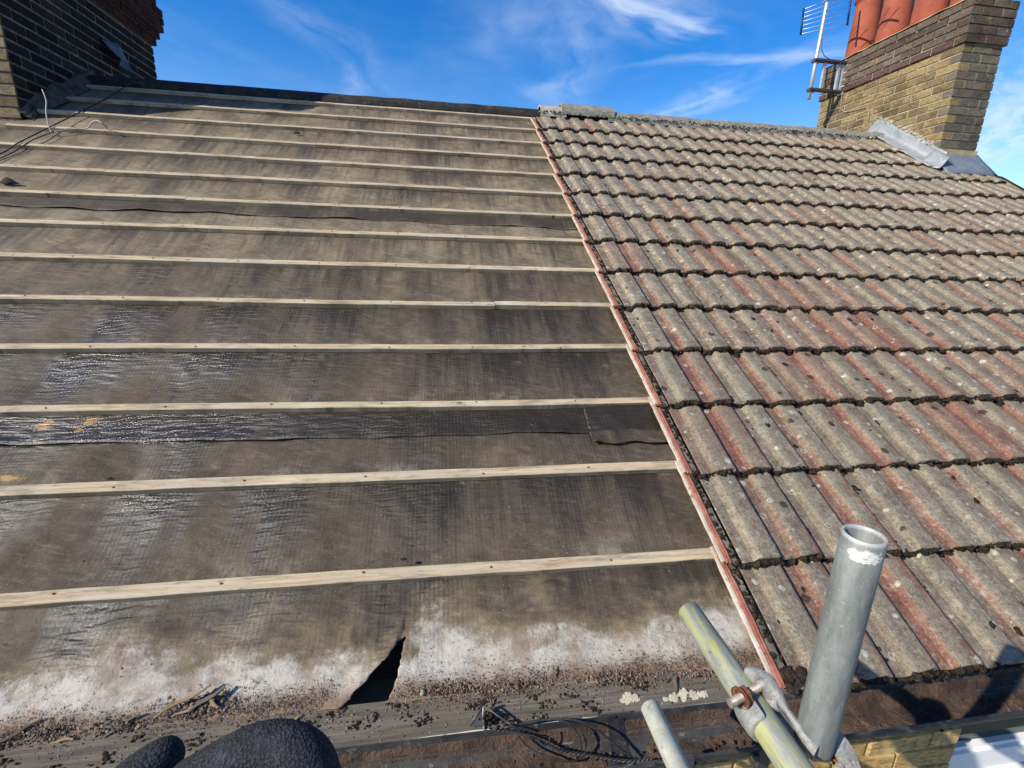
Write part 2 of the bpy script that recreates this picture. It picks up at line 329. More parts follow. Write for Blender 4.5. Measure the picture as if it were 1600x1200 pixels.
    c = t.mix(t.m('MULTIPLY', dk, .9), c, (.036, .030, .024))
    far = t.m('SUBTRACT', 1.0, red); wf = t.m('MULTIPLY', t.sm(t.noise(o, 36, 4, .8), .55, .64), t.m('MULTIPLY', far, .95))
    c = t.mix(wf, c, (.50, .465, .40)); c = t.mix(t.m('MULTIPLY', t.m('MULTIPLY', t.sm(t.noise(o, 24, 4, .8), .56, .66), far), .6), c, (.13, .095, .075))
    c = t.mix(t.sm(Z, .012, .005), c, (.022, .017, .012))                                   # soil in the grooves, coloured dark to stand in for their shade
    h = t.m('ADD', t.m('ADD', t.m('MULTIPLY', n2, .6), t.m('MULTIPLY', n4, 1.0)), t.m('MULTIPLY', n3, .9)); h = t.m('ADD', h, t.m('MULTIPLY', li, .35))
    return {'Base Color': c, 'Normal': t.bump(h, .0045, 1.0)}
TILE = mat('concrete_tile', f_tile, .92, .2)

def simple(name, c1, c2, scale=20, rough=.85, bump=.002, spec=.3, metal=0.0, perobj=.0, c3=None, s3=60):
    def f(t):
        o = t.v('ADD', t.obj, t.cmb(t.m('MULTIPLY', t.rnd, 17), t.m('MULTIPLY', t.rnd, 29), t.m('MULTIPLY', t.rnd, 41)))
        n = t.noise(o, scale, 5, .65); c = t.mix(t.sm(n, .34, .68), c1, c2)
        if c3: c = t.mix(t.sm(t.noise(o, s3, 4, .7), .56, .68), c, c3)
        if perobj: c = t.mix(1.0, c, t.ramp(t.rnd, [(0, (1 - perobj,) * 3), (1, (1 + perobj,) * 3)]), 'MULTIPLY')
        return {'Base Color': c, 'Normal': t.bump(t.noise(o, scale * 6, 4, .7), bump, .9)}
    return mat(name, f, rough, spec, metal)
ORANGE = simple('fresh_tile_edge', (.27, .088, .056), (.42, .175, .115), 18, .85, .001, c3=(.13, .075, .052), s3=45)
PALE = simple('lime_edge', (.36, .30, .235), (.54, .47, .39), 14, .85, .001, c3=(.22, .15, .105), s3=40)
MOSS = simple('moss', (.014, .011, .008), (.042, .032, .022), 60, 1.0, .004, .1, c3=(.10, .085, .055), s3=140)
GRIT = simple('grit', (.085, .055, .036), (.20, .135, .095), 24, .95, .003, .2, c3=(.30, .24, .19), s3=160)
SILT = simple('silt', (.042, .027, .019), (.115, .072, .047), 16, .9, .010, .3, c3=(.035, .026, .02), s3=40)
BLACKP = simple('black_plastic', (.026, .026, .027), (.060, .058, .054), 12, .5, .001, .4, c3=(.14, .13, .115), s3=30)
RIDGEF = simple('black_ridge_felt', (.012, .012, .012), (.030, .028, .025), 9, .8, .003, .3, c3=(.07, .06, .05), s3=24)
CHALK = simple('chalky_paint', (.50, .49, .46), (.66, .65, .62), 30, .8, .001, c3=(.22, .21, .19), s3=40)
FOAM = simple('cream_filler', (.46, .40, .28), (.60, .54, .40), 40, .95, .006)
RUBBER = simple('black_cable', (.012, .012, .013), (.035, .034, .033), 40, .5, .0006, .4)
WIREM = simple('galvanised_wire', (.28, .25, .21), (.42, .38, .33), 30, .5, .0004, .5)
DECKM = simple('dark_boarding', (.02, .017, .014), (.03, .026, .02), 5, .95)
RIDGE = simple('ridge_concrete', (.155, .145, .12), (.255, .24, .20), 14, .95, .006, .2, c3=(.40, .38, .32), s3=60)
RIDGEL = simple('pale_ridge_concrete', (.30, .28, .235), (.42, .395, .33), 14, .95, .006, .2, c3=(.20, .18, .15), s3=60)
MORTAR = simple('mortar', (.24, .215, .165), (.36, .325, .255), 20, .95, .004, .2, c3=(.15, .125, .09), s3=50)
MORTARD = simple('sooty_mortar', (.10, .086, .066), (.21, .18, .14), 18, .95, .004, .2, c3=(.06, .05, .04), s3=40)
MORTARY = simple('lichened_mortar', (.33, .25, .10), (.42, .35, .22), 12, .95, .005, .2, c3=(.20, .17, .13), s3=40)
TERRA = simple('terracotta', (.22, .054, .031), (.30, .080, .046), 5, .8, .001, .25, c3=(.26, .10, .065), s3=30)
LEAD = simple('lead_sheet', (.24, .255, .26), (.33, .345, .35), 6, .5, .002, .5, .25, c3=(.38, .39, .39), s3=14)
LEADD = simple('dull_lead', (.16, .18, .20), (.24, .26, .28), 9, .5, .003, .5, .3)
LEADB = simple('dark_lead', (.050, .060, .080), (.11, .13, .155), 12, .55, .003, .4, .2)
STEELG = simple('galvanised_bracket', (.42, .44, .45), (.55, .56, .56), 20, .45, .0005, .5, .5)
ALU = simple('aluminium_rod', (.60, .61, .62), (.70, .70, .70), 20, .4, .0003, .5, .6)
BLUEP = simple('blue_plastic', (.010, .016, .07), (.018, .028, .10), 20, .5, .0003, .4)
DARKST = simple('dark_steel', (.05, .05, .052), (.09, .09, .09), 20, .55, .0006, .4, .3)
RUST = simple('rusty_nut', (.13, .050, .022), (.24, .10, .045), 60, .85, .001, .3, .1, c3=(.08, .035, .02), s3=120)
BOLT = simple('bolt_steel', (.25, .21, .17), (.40, .36, .31), 60, .5, .0006, .5, .5)
CASTG = simple('cast_coupler', (.17, .17, .163), (.30, .30, .288), 40, .5, .0020, .45, .35, c3=(.25, .25, .24), s3=90)
UPVC = simple('white_frame', (.74, .74, .73), (.80, .80, .79), 6, .35, .0002, .5)
GROUND = simple('ground', (.10, .095, .085), (.16, .15, .135), .8, .95, .01)
SLATE = simple('back_slope_tiles', (.13, .115, .095), (.2, .18, .15), 6, .95, .005)
BLOCK = simple('render_wall', (.30, .24, .15), (.38, .31, .2), 4, .95, .003)

def f_brick(stops, lich=0.0, soot=0.0):
    def f(t):
        o = t.v('ADD', t.obj, t.cmb(t.m('MULTIPLY', t.rnd, 17), t.m('MULTIPLY', t.rnd, 29), t.m('MULTIPLY', t.rnd, 41)))
        c = t.ramp(t.rnd, stops)
        n = t.noise(o, 7, 5, .7); c = t.mix(t.m('MULTIPLY', t.sm(n, .42, .66), .8), c, t.mix(1.0, c, (.36, .30, .25), 'MULTIPLY'))
        wq = t.node('ShaderNodeNewGeometry').outputs['Position']; c = t.mix(t.m('MULTIPLY', t.sm(t.noise(wq, 2.6, 6, .72), .46, .62), .75), c, t.mix(1.0, c, (.45, .40, .36), 'MULTIPLY'))
        c = t.mix(t.m('MULTIPLY', t.sm(t.noise(o, 45, 4, .7), .58, .72), .6), c, (.06, .05, .035))
        c = t.mix(t.m('MULTIPLY', t.sm(t.noise(o, 30, 4, .7), .60, .72), .5), c, (.38, .33, .22))
        if lich:
            wp = t.node('ShaderNodeNewGeometry').outputs['Position']
            c = t.mix(t.m('MULTIPLY', t.sm(t.noise(wp, 4.5, 5, .7), .60, .70), lich), c, (.30, .19, .045))
            c = t.mix(t.m('MULTIPLY', t.sm(t.noise(wp, 22, 4, .7), .62, .70), .8), c, (.36, .35, .31))
        return {'Base Color': c, 'Normal': t.bump(t.m('ADD', n, t.noise(o, 60, 4, .7)), .003, .9)}
    return f
YBRICK = mat('yellow_stock_brick', f_brick([(0, (.150, .115, .060)), (.3, (.235, .178, .085)), (.6, (.30, .225, .105)), (.85, (.265, .185, .085)), (1, (.175, .125, .07))], .25), .92, .2)
GBRICK = mat('grey_brick', f_brick([(0, (.090, .080, .062)), (.5, (.155, .135, .098)), (1, (.19, .16, .105))], .15), .92, .2)  # greyer, darker brick for the right chimney's front face
CBRICK = mat('lichened_brown_brick', f_brick([(0, (.075, .054, .040)), (.5, (.125, .094, .072)), (1, (.170, .135, .105))], .55), .93, .2)
RCOURSE = mat('purple_creasing_brick', f_brick([(0, (.105, .060, .052)), (1, (.13, .075, .065))]), .92, .2)
SBRICK = mat('sooty_shaded_brick', f_brick([(0, (.012, .010, .010)), (.6, (.024, .019, .017)), (1, (.050, .038, .026))]), .95, .15)  # soot, darkened further so the colour holds this side's shade
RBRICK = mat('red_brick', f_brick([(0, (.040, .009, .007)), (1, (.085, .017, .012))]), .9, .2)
LBRICK = mat('pale_stock_brick', f_brick([(0, (.10, .075, .042)), (.5, (.20, .155, .09)), (1, (.29, .24, .15))], .6), .92, .2)
WBRICK = mat('clean_yellow_brick', f_brick([(0, (.50, .34, .13)), (.5, (.60, .43, .19)), (1, (.54, .36, .14))]), .9, .2)

def f_galv(t):
    o = t.obj; n = t.noise(t.v('MULTIPLY', o, (1, 1, .25)), 45, 5, .7); n2 = t.noise(o, 150, 3, .7); n3 = t.noise(t.v('MULTIPLY', o, (1, 1, .15)), 190, 3, .7)
    c = t.mix(t.sm(n, .3, .7), (.128, .142, .136), (.222, .238, .226))
    c = t.mix(t.m('MULTIPLY', t.sm(n2, .60, .74), .7), c, (.36, .375, .36)); c = t.mix(t.m('MULTIPLY', t.sm(n3, .62, .72), .5), c, (.15, .165, .165))
    X, Y, Z = t.xyz(o)
    wp = t.v('LENGTH', t.v('MULTIPLY', t.v('SUBTRACT', o, (-.0135, -.0190, .309)), (50, 50, 110)))
    wm = t.m('MULTIPLY', t.sm(t.m('ADD', wp, t.m('MULTIPLY', t.m('SUBTRACT', t.noise(o, 130, 5, .75), .5), 2.2)), 1.05, .75), t.sm(t.noise(t.v('MULTIPLY', o, (90, 90, 200)), 1.6, 4, .8), .34, .56, .25, 1.0))
    sc2 = t.noise(t.v('MULTIPLY', o, (30, 30, 260)), 1.0, 3, .8); c = t.mix(t.m('MULTIPLY', t.sm(sc2, .66, .72), t.m('MULTIPLY', t.sm(t.noise(o, 24, 3, .6), .5, .62), .8)), c, (.48, .49, .47))
    c = t.mix(t.m('MULTIPLY', t.sm(t.noise(o, 20, 5, .7), .52, .68), .45), c, (.12, .12, .112))
    c = t.mix(t.m('MULTIPLY', wm, .85), c, (.64, .63, .58)); c = t.mix(t.m('MULTIPLY', t.sm(Z, .3215, .3265), t.sm(n, .25, .5, .3, .8)), c, (.44, .44, .41))
    return {'Base Color': c, 'Normal': t.bump(t.m('ADD', n2, n3), .0006, .7), 'Roughness': t.m('ADD', t.m('MULTIPLY', n, .25), .45)}
GALV = mat('galvanised_tube', f_galv, .5, .4, .2)
def f_yel(t):
    o = t.obj; n = t.noise(t.v('MULTIPLY', o, (1, 1, .3)), 40, 5, .7); st = t.noise(t.v('MULTIPLY', o, (34, 34, 5)), 1.8, 6, .74); n3 = t.noise(t.v('MULTIPLY', o, (110, 110, 7)), 1.0, 5, .75)
    c = t.mix(t.sm(n, .3, .7), (.19, .205, .185), (.34, .35, .305))
    c = t.mix(t.m('MULTIPLY', t.sm(st, .46, .60), .8), c, (.40, .40, .13)); c = t.mix(t.m('MULTIPLY', t.sm(n3, .52, .70), .75), c, (.15, .165, .165))
    c = t.mix(t.m('MULTIPLY', t.sm(t.noise(o, 90, 3, .7), .66, .72), .7), c, (.08, .08, .075))
    return {'Base Color': c, 'Normal': t.bump(t.m('ADD', n, n3), .0008, .8)}
YELT = mat('paint_marked_tube', f_yel, .55, .4, .2)
def f_glass(t):
    return {'Base Color': t.mix(t.noise(t.obj, 6, 3, .6), (.010, .022, .018), (.02, .04, .032))}
GLASS = mat('window_glass', f_glass, .06, .6)
def f_glove(t):
    o = t.obj; a = t.voro(t.v('MULTIPLY', o, (1, 1, 1)), 520); n = t.noise(o, 60, 4, .7)
    c = t.mix(t.sm(a, .15, .6), (.036, .039, .046), (.012, .013, .016)); c = t.mix(t.m('MULTIPLY', t.sm(n, .5, .72), .6), c, (.062, .066, .076))
    return {'Base Color': c, 'Normal': t.bump(t.m('MULTIPLY', a, -1.0), .0010, .8)}
GLOVE = mat('black_knit', f_glove, .85, .25)
SLEEVE = simple('navy_sleeve', (.02, .022, .03), (.035, .037, .045), 30, .95, .001, .1)
# ------------------------------------------------------------------ ground and house body
mb = MB(); mb.grid([[(x * 60, y * 60, -5.6) for x in range(-6, 7)] for y in range(-6, 7)]); mb.build('ground', GROUND)
bpy.data.objects['ground']['kind'] = 'structure'
XL0, XR0 = -9.0, 4.53                                           # ends of the terrace
SR = 4.60; YR, ZR = SR * CT, SR * ST - .03                       # roof apex
house = empty('house', (0, -.33, -5.6), label='yellow brick terraced house below the gutter with a white window', cat='house')
def hpart(name, mbx, m_, parent=None): 
    o = mbx.build(name, m_); o.parent = parent or house; o.matrix_parent_inverse = Matrix.Translation((0, .33, 5.6)) if o.parent == house else Matrix(); return o
WX0, WX1, WZ0, WZ1 = .717, 1.95, -1.75, -.37                     # window opening in the front wall
FY = -.352
WT = -.30
mb = MB(); mb.box((XL0, FY, -5.6), (-.34, -.12, WT)); mb.box((-.34, FY + .0035, -5.6), (WX0, -.12, WT)); mb.box((WX1, FY, -5.6), (XR0, -.12, WT))
mb.box((WX0, FY + .002, -5.6), (WX1, -.12, WZ0)); mb.box((WX0, FY + .002, WZ1), (WX1, -.12, WT))
hpart('front_wall', mb, BLOCK)
for xx in (XL0, XR0 - .2):
    mb = MB(); mb.add([(xx + dx, yy, zz_) for dx in (0, .2) for yy, zz_ in ((-.12, -5.6), (2 * YR + .1, -5.6), (2 * YR + .1, -.3), (YR, ZR - .10), (-.12, -.21))],
           [(0, 1, 2, 3, 4), (9, 8, 7, 6, 5), (0, 5, 6, 1), (1, 6, 7, 2), (2, 7, 8, 3), (3, 8, 9, 4), (4, 9, 5, 0)]); hpart('gable_wall', mb, BLOCK)
mb = MB(); mb.box((XL0, 2 * YR, -5.6), (XR0, 2 * YR + .2, -.3)); hpart('rear_wall', mb, BLOCK)
mb = MB(); a_, b_ = Vector((0, YR, ZR - .01)), Vector((0, 2 * YR + .45, -.35))
mb.add([(XL0, a_.y, a_.z), (XR0 + .03, a_.y, a_.z), (XR0 + .03, b_.y, b_.z), (XL0, b_.y, b_.z), (XL0, a_.y, a_.z - .05), (XR0 + .03, a_.y, a_.z - .05), (XR0 + .03, b_.y, b_.z - .05), (XL0, b_.y, b_.z - .05)],
       [(0, 1, 2, 3), (7, 6, 5, 4), (0, 4, 5, 1), (1, 5, 6, 2), (2, 6, 7, 3), (3, 7, 4, 0)])
hpart('rear_roof_slope', mb, SLATE)
def brick_mesh(seed):
    """unit brick 1x1x1 centred, front face at -y, worn edges"""
    r = random.Random(seed); vs = []; fs = []
    def ring(y, k):
        b = len(vs)
        for (a, c) in ((-1, -1), (1, -1), (1, 1), (-1, 1)):
            vs.append(((a * .5) * (1 - k * r.uniform(.03, .11) * .30), y, (c * .5) * (1 - k * r.uniform(.06, .22) * .42)))
        return b
    r0 = ring(.5, 0); r1 = ring(-.42, 0); r2 = ring(-.5, 1)
    for p, q_ in ((r0, r1), (r1, r2)):
        for k in range(4): fs.append((p + k, q_ + k, q_ + (k + 1) % 4, p + (k + 1) % 4))
    fs.append((r0 + 3, r0 + 2, r0 + 1, r0))
    # front face split in four around a slightly displaced centre
    c = len(vs); vs.append((r.uniform(-.2, .2), -.5 - r.uniform(-.02, .05), r.uniform(-.2, .2)))
    for k in range(4): fs.append((c, r2 + (k + 1) % 4, r2 + k))
    m_ = MB(); m_.add(vs, fs); return m_
BCACHE = {}
def brick_set(m_):
    if m_.name not in BCACHE:
        ms = [brick_mesh(k).mesh('brick', m_) for k in range(7)]
        for me in ms:
            bm = bmesh.new(); bm.from_mesh(me); bmesh.ops.recalc_face_normals(bm, faces=bm.faces); bm.to_mesh(me); bm.free()
        BCACHE[m_.name] = ms
    return BCACHE[m_.name]
def lay_brick(parent, m_, c, size, axis, jit=.0025, off=Vector((0, 0, 0))):
    """axis: outward face direction; size = (length, depth, height)"""
    ang = {'-y': 0, '+x': pi / 2, '-x': -pi / 2, '+y': pi}[axis]
    o = inst('brick', R_.choice(brick_set(m_)), parent, Vector(c) - off + Vector((R_.uniform(-jit, jit), R_.uniform(-jit, jit), R_.uniform(-jit, jit) * .5)),
             (R_.uniform(-.008, .008), R_.uniform(-.008, .008), ang + R_.uniform(-.006, .006)), (size[0] * R_.uniform(.985, 1.0), size[1], size[2] * R_.uniform(.95, 1.0)))
    return o
HO = Vector((0, -.33, -5.6))
for r in range(12):
    zc = -.425 - r * .075; x1 = WX0; k = 0
    x = x1 - (.1025 if r % 2 else .215)
    while x > -.33:
        L_ = (x1 - x) if k == 0 else .215
        lay_brick(house, WBRICK, (x + L_ / 2, FY + .045, zc), (L_, .10, .066), '-y', jit=.0004 if k == 0 else .0025, off=HO); x1 = x; x -= .225; k += 1
win = MB(); gy = FY + .045
def wpart(name, m_, mat_, par=None):
    o = m_.build(name, mat_); o.parent = par or house; o.matrix_parent_inverse = Matrix.Translation((0, .33, 5.6)) if par is None else Matrix(); return o
win.box((WX0 + .004, gy, WZ0), (WX0 + .05, gy + .07, WZ1 - .002)); win.box((WX1 - .05, gy, WZ0), (WX1 - .004, gy + .07, WZ1 - .002))
win.box((WX0 + .05, gy, WZ1 - .05), (WX1 - .05, gy + .07, WZ1 - .002)); win.box((WX0 + .05, gy, WZ0), (WX1 - .05, gy + .07, WZ0 + .06))
win.box((WX0 + .05, gy + .001, -.745), (WX1 - .05, gy + .07, -.665))
wf = wpart('window', win, UPVC)
m_ = MB(); m_.box((WX0 + .052, gy + .03, -.664), (WX1 - .052, gy + .05, WZ1 - .052)); o = m_.build('pane', GLASS); o.parent = wf; o.matrix_parent_inverse = Matrix()
m_ = MB(); m_.box((WX0 + .052, gy + .03, WZ0 + .061), (WX1 - .052, gy + .05, -.747)); o = m_.build('pane', GLASS); o.parent = wf
m_ = MB()
m_.box((WX0 + .05, gy + .012, -.664), (WX1 - .05, gy + .03, -.648)); m_.box((WX0 + .05, gy - .010, -.84), (WX1 - .05, gy + .03, -.757))
o = m_.build('sash', UPVC); o.parent = wf

# ------------------------------------------------------------------ stripped half of the roof
strip = empty('stripped_roof', (0, 0, 0), (TH, 0, 0), label='stripped roof slope of dusty black felt crossed by pale timber battens', cat='roof slope')
HOLE = [(-1.172, -.355), (-1.118, -.305), (-1.070, -.256), (-1.036, -.218), (-1.008, -.188), (-1.012, -.225), (-1.018, -.262), (-1.026, -.300), (-1.040, -.332), (-1.052, -.355)]
_h = []
for i in range(len(HOLE)):
    a, b = HOLE[i], HOLE[(i + 1) % len(HOLE)]
    for k in range(4):
        u = k / 4; j = 0 if (a[1] < -.35 and b[1] < -.35) else .0035
        _h.append((a[0] + (b[0] - a[0]) * u + R_.uniform(-j, j), a[1] + (b[1] - a[1]) * u + R_.uniform(-j, j) * .6))
HOLE = _h
def in_poly(x, y, P):
    c = False; j = len(P) - 1
    for i in range(len(P)):
        if (P[i][1] > y) != (P[j][1] > y) and x < (P[j][0] - P[i][0]) * (y - P[i][1]) / (P[j][1] - P[i][1]) + P[i][0]: c = not c
        j = i
    return c
def near_poly(x, y, P):
    best = None
    for i in range(len(P)):
        a, b = P[i], P[(i + 1) % len(P)]; dx, dy = b[0] - a[0], b[1] - a[1]
        t = max(0, min(1, ((x - a[0]) * dx + (y - a[1]) * dy) / (dx * dx + dy * dy))); q = (a[0] + t * dx, a[1] + t * dy)
        d_ = math.hypot(q[0] - x, q[1] - y)
        if best is None or d_ < best[0]: best = (d_, q)
    return best
def felt_n(x, s):
    fr = (s / G) % 1.0; k = math.floor(s / G)
    slack = max(0.0, sin(pi * min(1, max(0, fr / .885)))) ** 1.0 if s > -.05 else .6
    sag = -.0085 * slack * (1 - cos(2 * pi * (x + .15 + .02 * k) / .40)) * .5 * (1.0 + nz(x * .8, s * .7, 3))
    bag = .016 * slack * nz(x * 2.1, s * 3.2, 1.0) + .005 * slack * nz(x * 6.5 + s * 3, s * 5.0, 5.0)
    wr = .0035 * slack * nz(x * 20 + s * 14, s * 9 - x * 4, 9.0)
    low = .0
    if s < -.08: low = .006 * nz(x * 5, s * 8, 4) + .0035 * nz(x * 22, s * 24, 2) + .002 * nz(x * 60, s * 60, 7)
    return -.0285 + sag + bag * .8 + wr + low
def lap1(x): 
    a = (-6, .545), (-2.4, .530), (-.33, .521), (.3, .518)
    for (x0, y0), (x1, y1) in zip(a, a[1:]):
        if x <= x1: return y0 + (y1 - y0) * (x - x0) / (x1 - x0) + .003 * nz(x * 6, 1.0)
    return .5
def lap2(x): return 2.272 - (x + 3.4) * .006 + .008 * nz(x * 4, 4.0)
def lap3(x): return 1.395 + .004 * nz(x * 3, 6.0)
def lap4(x): return 3.47 + .006 * nz(x * 3, 8.0)
def felt_sheet(s_lo, s_hi, lift, step=.014, xstep=.02, hole=False, x0=-5.6, x1=.20):
    xs = []; x = x0
    while x < x1 + 1e-6:
        xs.append(x); x += (.0055 if hole and -1.20 < x < -.97 else xstep if x > -3.2 else .03)
    base = [i * step for i in range(int((s_hi - s_lo(0)) / step) + 2)]
    if hole: base = [i * .0055 for i in range(34)] + [.187 + i * step for i in range(int((s_hi + .35 - .187) / step) + 2)]
    vs = []; nS = len(base); keep = []
    for x in xs:
        a = s_lo(x)
        for j, b in enumerate(base):
            f = b / base[-1]; s = a + f * (s_hi - a)
            xx = x
            if hole and -1.22 < x < -.94 and s < -.14:
                q = near_poly(x, s, HOLE)
                if q[0] < .0036: xx, s = q[1]
            n = felt_n(xx, s)
            e = math.exp(-((s - s_lo(xx)) / .05)); n += lift * e * (1 + 1.3 * nz(xx * 7, 2.0, lift * 50))
            if hole:
                d_ = near_poly(xx, s, HOLE)[0] if (-1.3 < xx < -.85 and s < -.10) else 9
                if d_ < .05: n += .012 * (1 - d_ / .05) * (1 if xx < -1.08 + (s + .35) * .35 else .25)
            vs.append((xx, s, n))
    fs = []
    for i in range(len(xs) - 1):
        for j in range(nS - 1):
            q = (i * nS + j, (i + 1) * nS + j, (i + 1) * nS + j + 1, i * nS + j + 1)
            if hole:
                cx = sum(vs[k][0] for k in q) / 4; cy = sum(vs[k][1] for k in q) / 4
                if in_poly(cx, cy, HOLE): continue
            fs.append(q)
    b = MB(); b.add(vs, fs, 0, True)
    o = b.build('felt_sheet', FELT, strip)
    sol = o.modifiers.new('thickness', 'SOLIDIFY'); sol.thickness = .0022; sol.offset = -1
    return o
def eav(x): return -.350 + .004 * nz(x * 9, .5) + .0025 * nz(x * 31, 2.5) - .012 * (x + .9) * .6
felt_sheet(eav, .80, 0.0, hole=True)
felt_sheet(lap1, 1.52, .009)
felt_sheet(lap3, 2.50, .003, step=.02, xstep=.03)
felt_sheet(lap2, 3.58, .009, step=.024, xstep=.03)
felt_sheet(lap4, 4.60, .004, step=.03, xstep=.04)
# a patch of felt with a curled corner beside the tiles
rows = []
for i in range(40):
    x = -.30 + .36 * i / 39; lo_ = .452 + .010 * nz(x * 12, 3.0) + .008 * (x + .3); row = []
    for j in range(24):
        s = lo_ + (.655 - lo_) * j / 23
        cur = .016 * math.exp(-((x + .285) / .02) ** 2 - ((s - lo_) / .016) ** 2) + .005 * math.exp(-(s - lo_) / .015) * (1 + nz(x * 25, 1))
        row.append((x + .004 * nz(s * 30, 2.0) * (1 if i == 0 else 0), s, felt_n(x, s) + .010 + cur))
    rows.append(row)
b = MB(); b.grid(rows); o = b.build('felt_patch', FELT, strip); tag(o, 'small felt patch with a curled corner')
sol = o.modifiers.new('thickness', 'SOLIDIFY'); sol.thickness = .0025; sol.offset = -1

nb_ = MB(); nb_.lathe([(0, .0007), (.0030, .0005), (.0033, -.001)], 8); NAIL = nb_.mesh('nail', RUST)
def batten_piece(x0, x1, k, seed):
    r = random.Random(seed); b = MB(); rows_ = []; n = max(2, int((x1 - x0) / .06)); wv = r.uniform(0, 50)
    wd = r.uniform(.032, .038); tk = r.uniform(.0255, .028)
    bow = r.uniform(-.010, .010)
    for i in range(n + 1):
        x = x0 + (x1 - x0) * i / n
        ds = .0095 * nz(x * .7, wv) + .0016 * nz(x * 7, wv + 3) + bow * ((x - x0) / 4)
        dn_ = .0022 * nz(x * 1.1, wv + 9) - .0015
        s1 = k * G + ds; s0 = s1 - wd * (1 + .04 * nz(x * 9, wv + 5))
        t1 = dn_ + .0004 * nz(x * 30, wv); t0 = dn_ + .0004 * nz(x * 30, wv + 4); c = .0016 * (1 + .8 * nz(x * 25, wv + 7))
        rows_.append([(x, s0, -tk), (x, s0, t0 - c), (x, s0 + c, t0), (x, s1 - c, t1), (x, s1, t1 - c), (x, s1, -tk)])
    b.grid(rows_, smooth=False)
    m0 = len(b.v); b.add(rows_[0], [(0, 1, 2, 3, 4, 5)]); b.add(rows_[-1], [(5, 4, 3, 2, 1, 0)])
    o_ = b.build('batten', WOOD, strip); xx = -5.55 + .40 * math.ceil((x0 + 5.60) / .40)
    while xx < x1 - .03:
        if xx > -4.6: inst('nail', NAIL, o_, (xx + r.uniform(-.02, .02), k * G + .0095 * nz(xx * .7, wv) - wd * r.uniform(.35, .65), .0014), (0, 0, 0))
        xx += .40
    return o_
joints = {0: [-3.1], 1: [-3.9], 2: [-2.9], 3: [-4.0], 4: [-.62], 5: [-3.0], 6: [-4.2], 7: [-2.45], 8: [-3.05], 9: [-2.22], 10: [-1.86], 11: [-2.5], 12: [-3.1], 13: [-1.4]}
for k in range(14):
    xl = -5.6 if k < 10 else -3.99
    xs_ = [xl] + [j for j in joints[k] if j > xl + .3] + [.05]
    for i in range(len(xs_) - 1): batten_piece(xs_[i], xs_[i + 1] - (.003 if i < len(xs_) - 2 else 0), k, k * 7 + i)
# eaves board and ridge strip
def bn(s): return -.0315 + max(0, -.343 - s) * .235
b = MB(); rows_ = []
for i in range(400):
    x = -5.6 + 10.1 * i / 399; e = .0025 * nz(x * 6, 3) + .0012 * nz(x * 40, 5)
    rows_.append([(x, -.343, -.046), (x, -.343, bn(-.343)), (x, -.36, bn(-.36) + e * .5), (x, -.385, bn(-.385) + e * .8 + .001 * nz(x * 60, 1)), (x, -.405, bn(-.405) - .5 * e), (x, -.420, bn(-.42) + .5 * e), (x, -.431, bn(-.431)), (x, -.434, bn(-.434) - .002), (x, -.434, -.040)])
b.grid(rows_, smooth=False); o = b.build('eaves_board', OLDWOOD, strip)
b = MB(); rows_ = []
for i in range(200):
    x = -5.6 + 9.6 * i / 199; e = .004 * nz(x * 3, 2) + .003 * nz(x * 11, 6)
    rows_.append([(x, -.4322 + .006 * max(0, nz(x * 4, 9.0)) + .0025 * nz(x * 37, 5), bn(-.432) + .0004 + .0005 * nz(x * 20, 2)), (x, -.4345, bn(-.434) - .0012), (x, -.4352, bn(-.434) - .006 - .004 * nz(x * 8, 3))])
b.grid(rows_, smooth=False); b.build('painted_edge', CHALK, o)
b = MB(); rows_ = []
for i in range(240):
    x = -4.0 + 4.14 * i / 239; e = .006 * nz(x * 1.3, 2) + .004 * nz(x * 6, 6)
    rows_.append([(x, 4.525, -.040), (x, 4.535, -.006 + e), (x, 4.555 + e * .3, .022 + e), (x, 4.60, .040 + e), (x, 4.64, .034 + e), (x, 4.72, -.04)])
b.grid(rows_, smooth=False); b.build('ridge_strip', RIDGEF, strip)

# ------------------------------------------------------------------ tiled half of the roof
tiled = empty('tiled_roof', (0, 0, 0), (TH, 0, 0), label='roof slope of mossy grey and red concrete tiles with a cut edge', cat='tiled roof')
PROF = [(.003, .014), (.006, .016), (.044, .0165), (.060, .0335), (.067, .0362), (.128, .0365), (.136, .0335), (.1430, .019), (.1445, .002), (.1495, .002), (.1510, .016),
        (.194, .0165), (.210, .0335), (.217, .0362), (.276, .0365), (.285, .0335), (.2922, .019), (.2942, .002)]
TW, TL = .30, .425
def tile_mesh(seed):
    r = random.Random(seed); b = MB(); ys = [0, .004, .055, .13, .21, .29, .36, TL]; rows_ = []
    for j, y in enumerate(ys):
        row = []
        for i, (x, z) in enumerate(PROF):
            dz = .0012 * nz(x * 30, y * 14, seed * 7.1) if z > .005 else 0
            if j == 0: dz -= .0030 + r.uniform(0, .0015)
            row.append((x + (.0012 * nz(y * 12, seed) if z < .005 else 0), y + (r.choice((0, 0, 0, 1)) * r.uniform(0, .006) + r.uniform(-.002, .002) if j == 0 else 0) + .004 * nz(x * 9, seed * 3.3) * (j < 2), max(z + dz, .001)))
        rows_.append(row)
    b.grid(rows_, smooth=False)
    tail = rows_[0]; under = [(p[0], p[1] + .001, max(0.0, PROF[i][1] - .018)) for i, p in enumerate(tail)]
    b.grid([under, tail], smooth=False)
    b.grid([[(p[0], p[1] + .05, p[2] - .002) for p in under], under], smooth=False)
    me = b.mesh('roof_tile', TILE)
    return me
TMESH = [tile_mesh(k) for k in range(8)]
STEP = .027; NB = .026
TILT = math.atan(STEP / G)
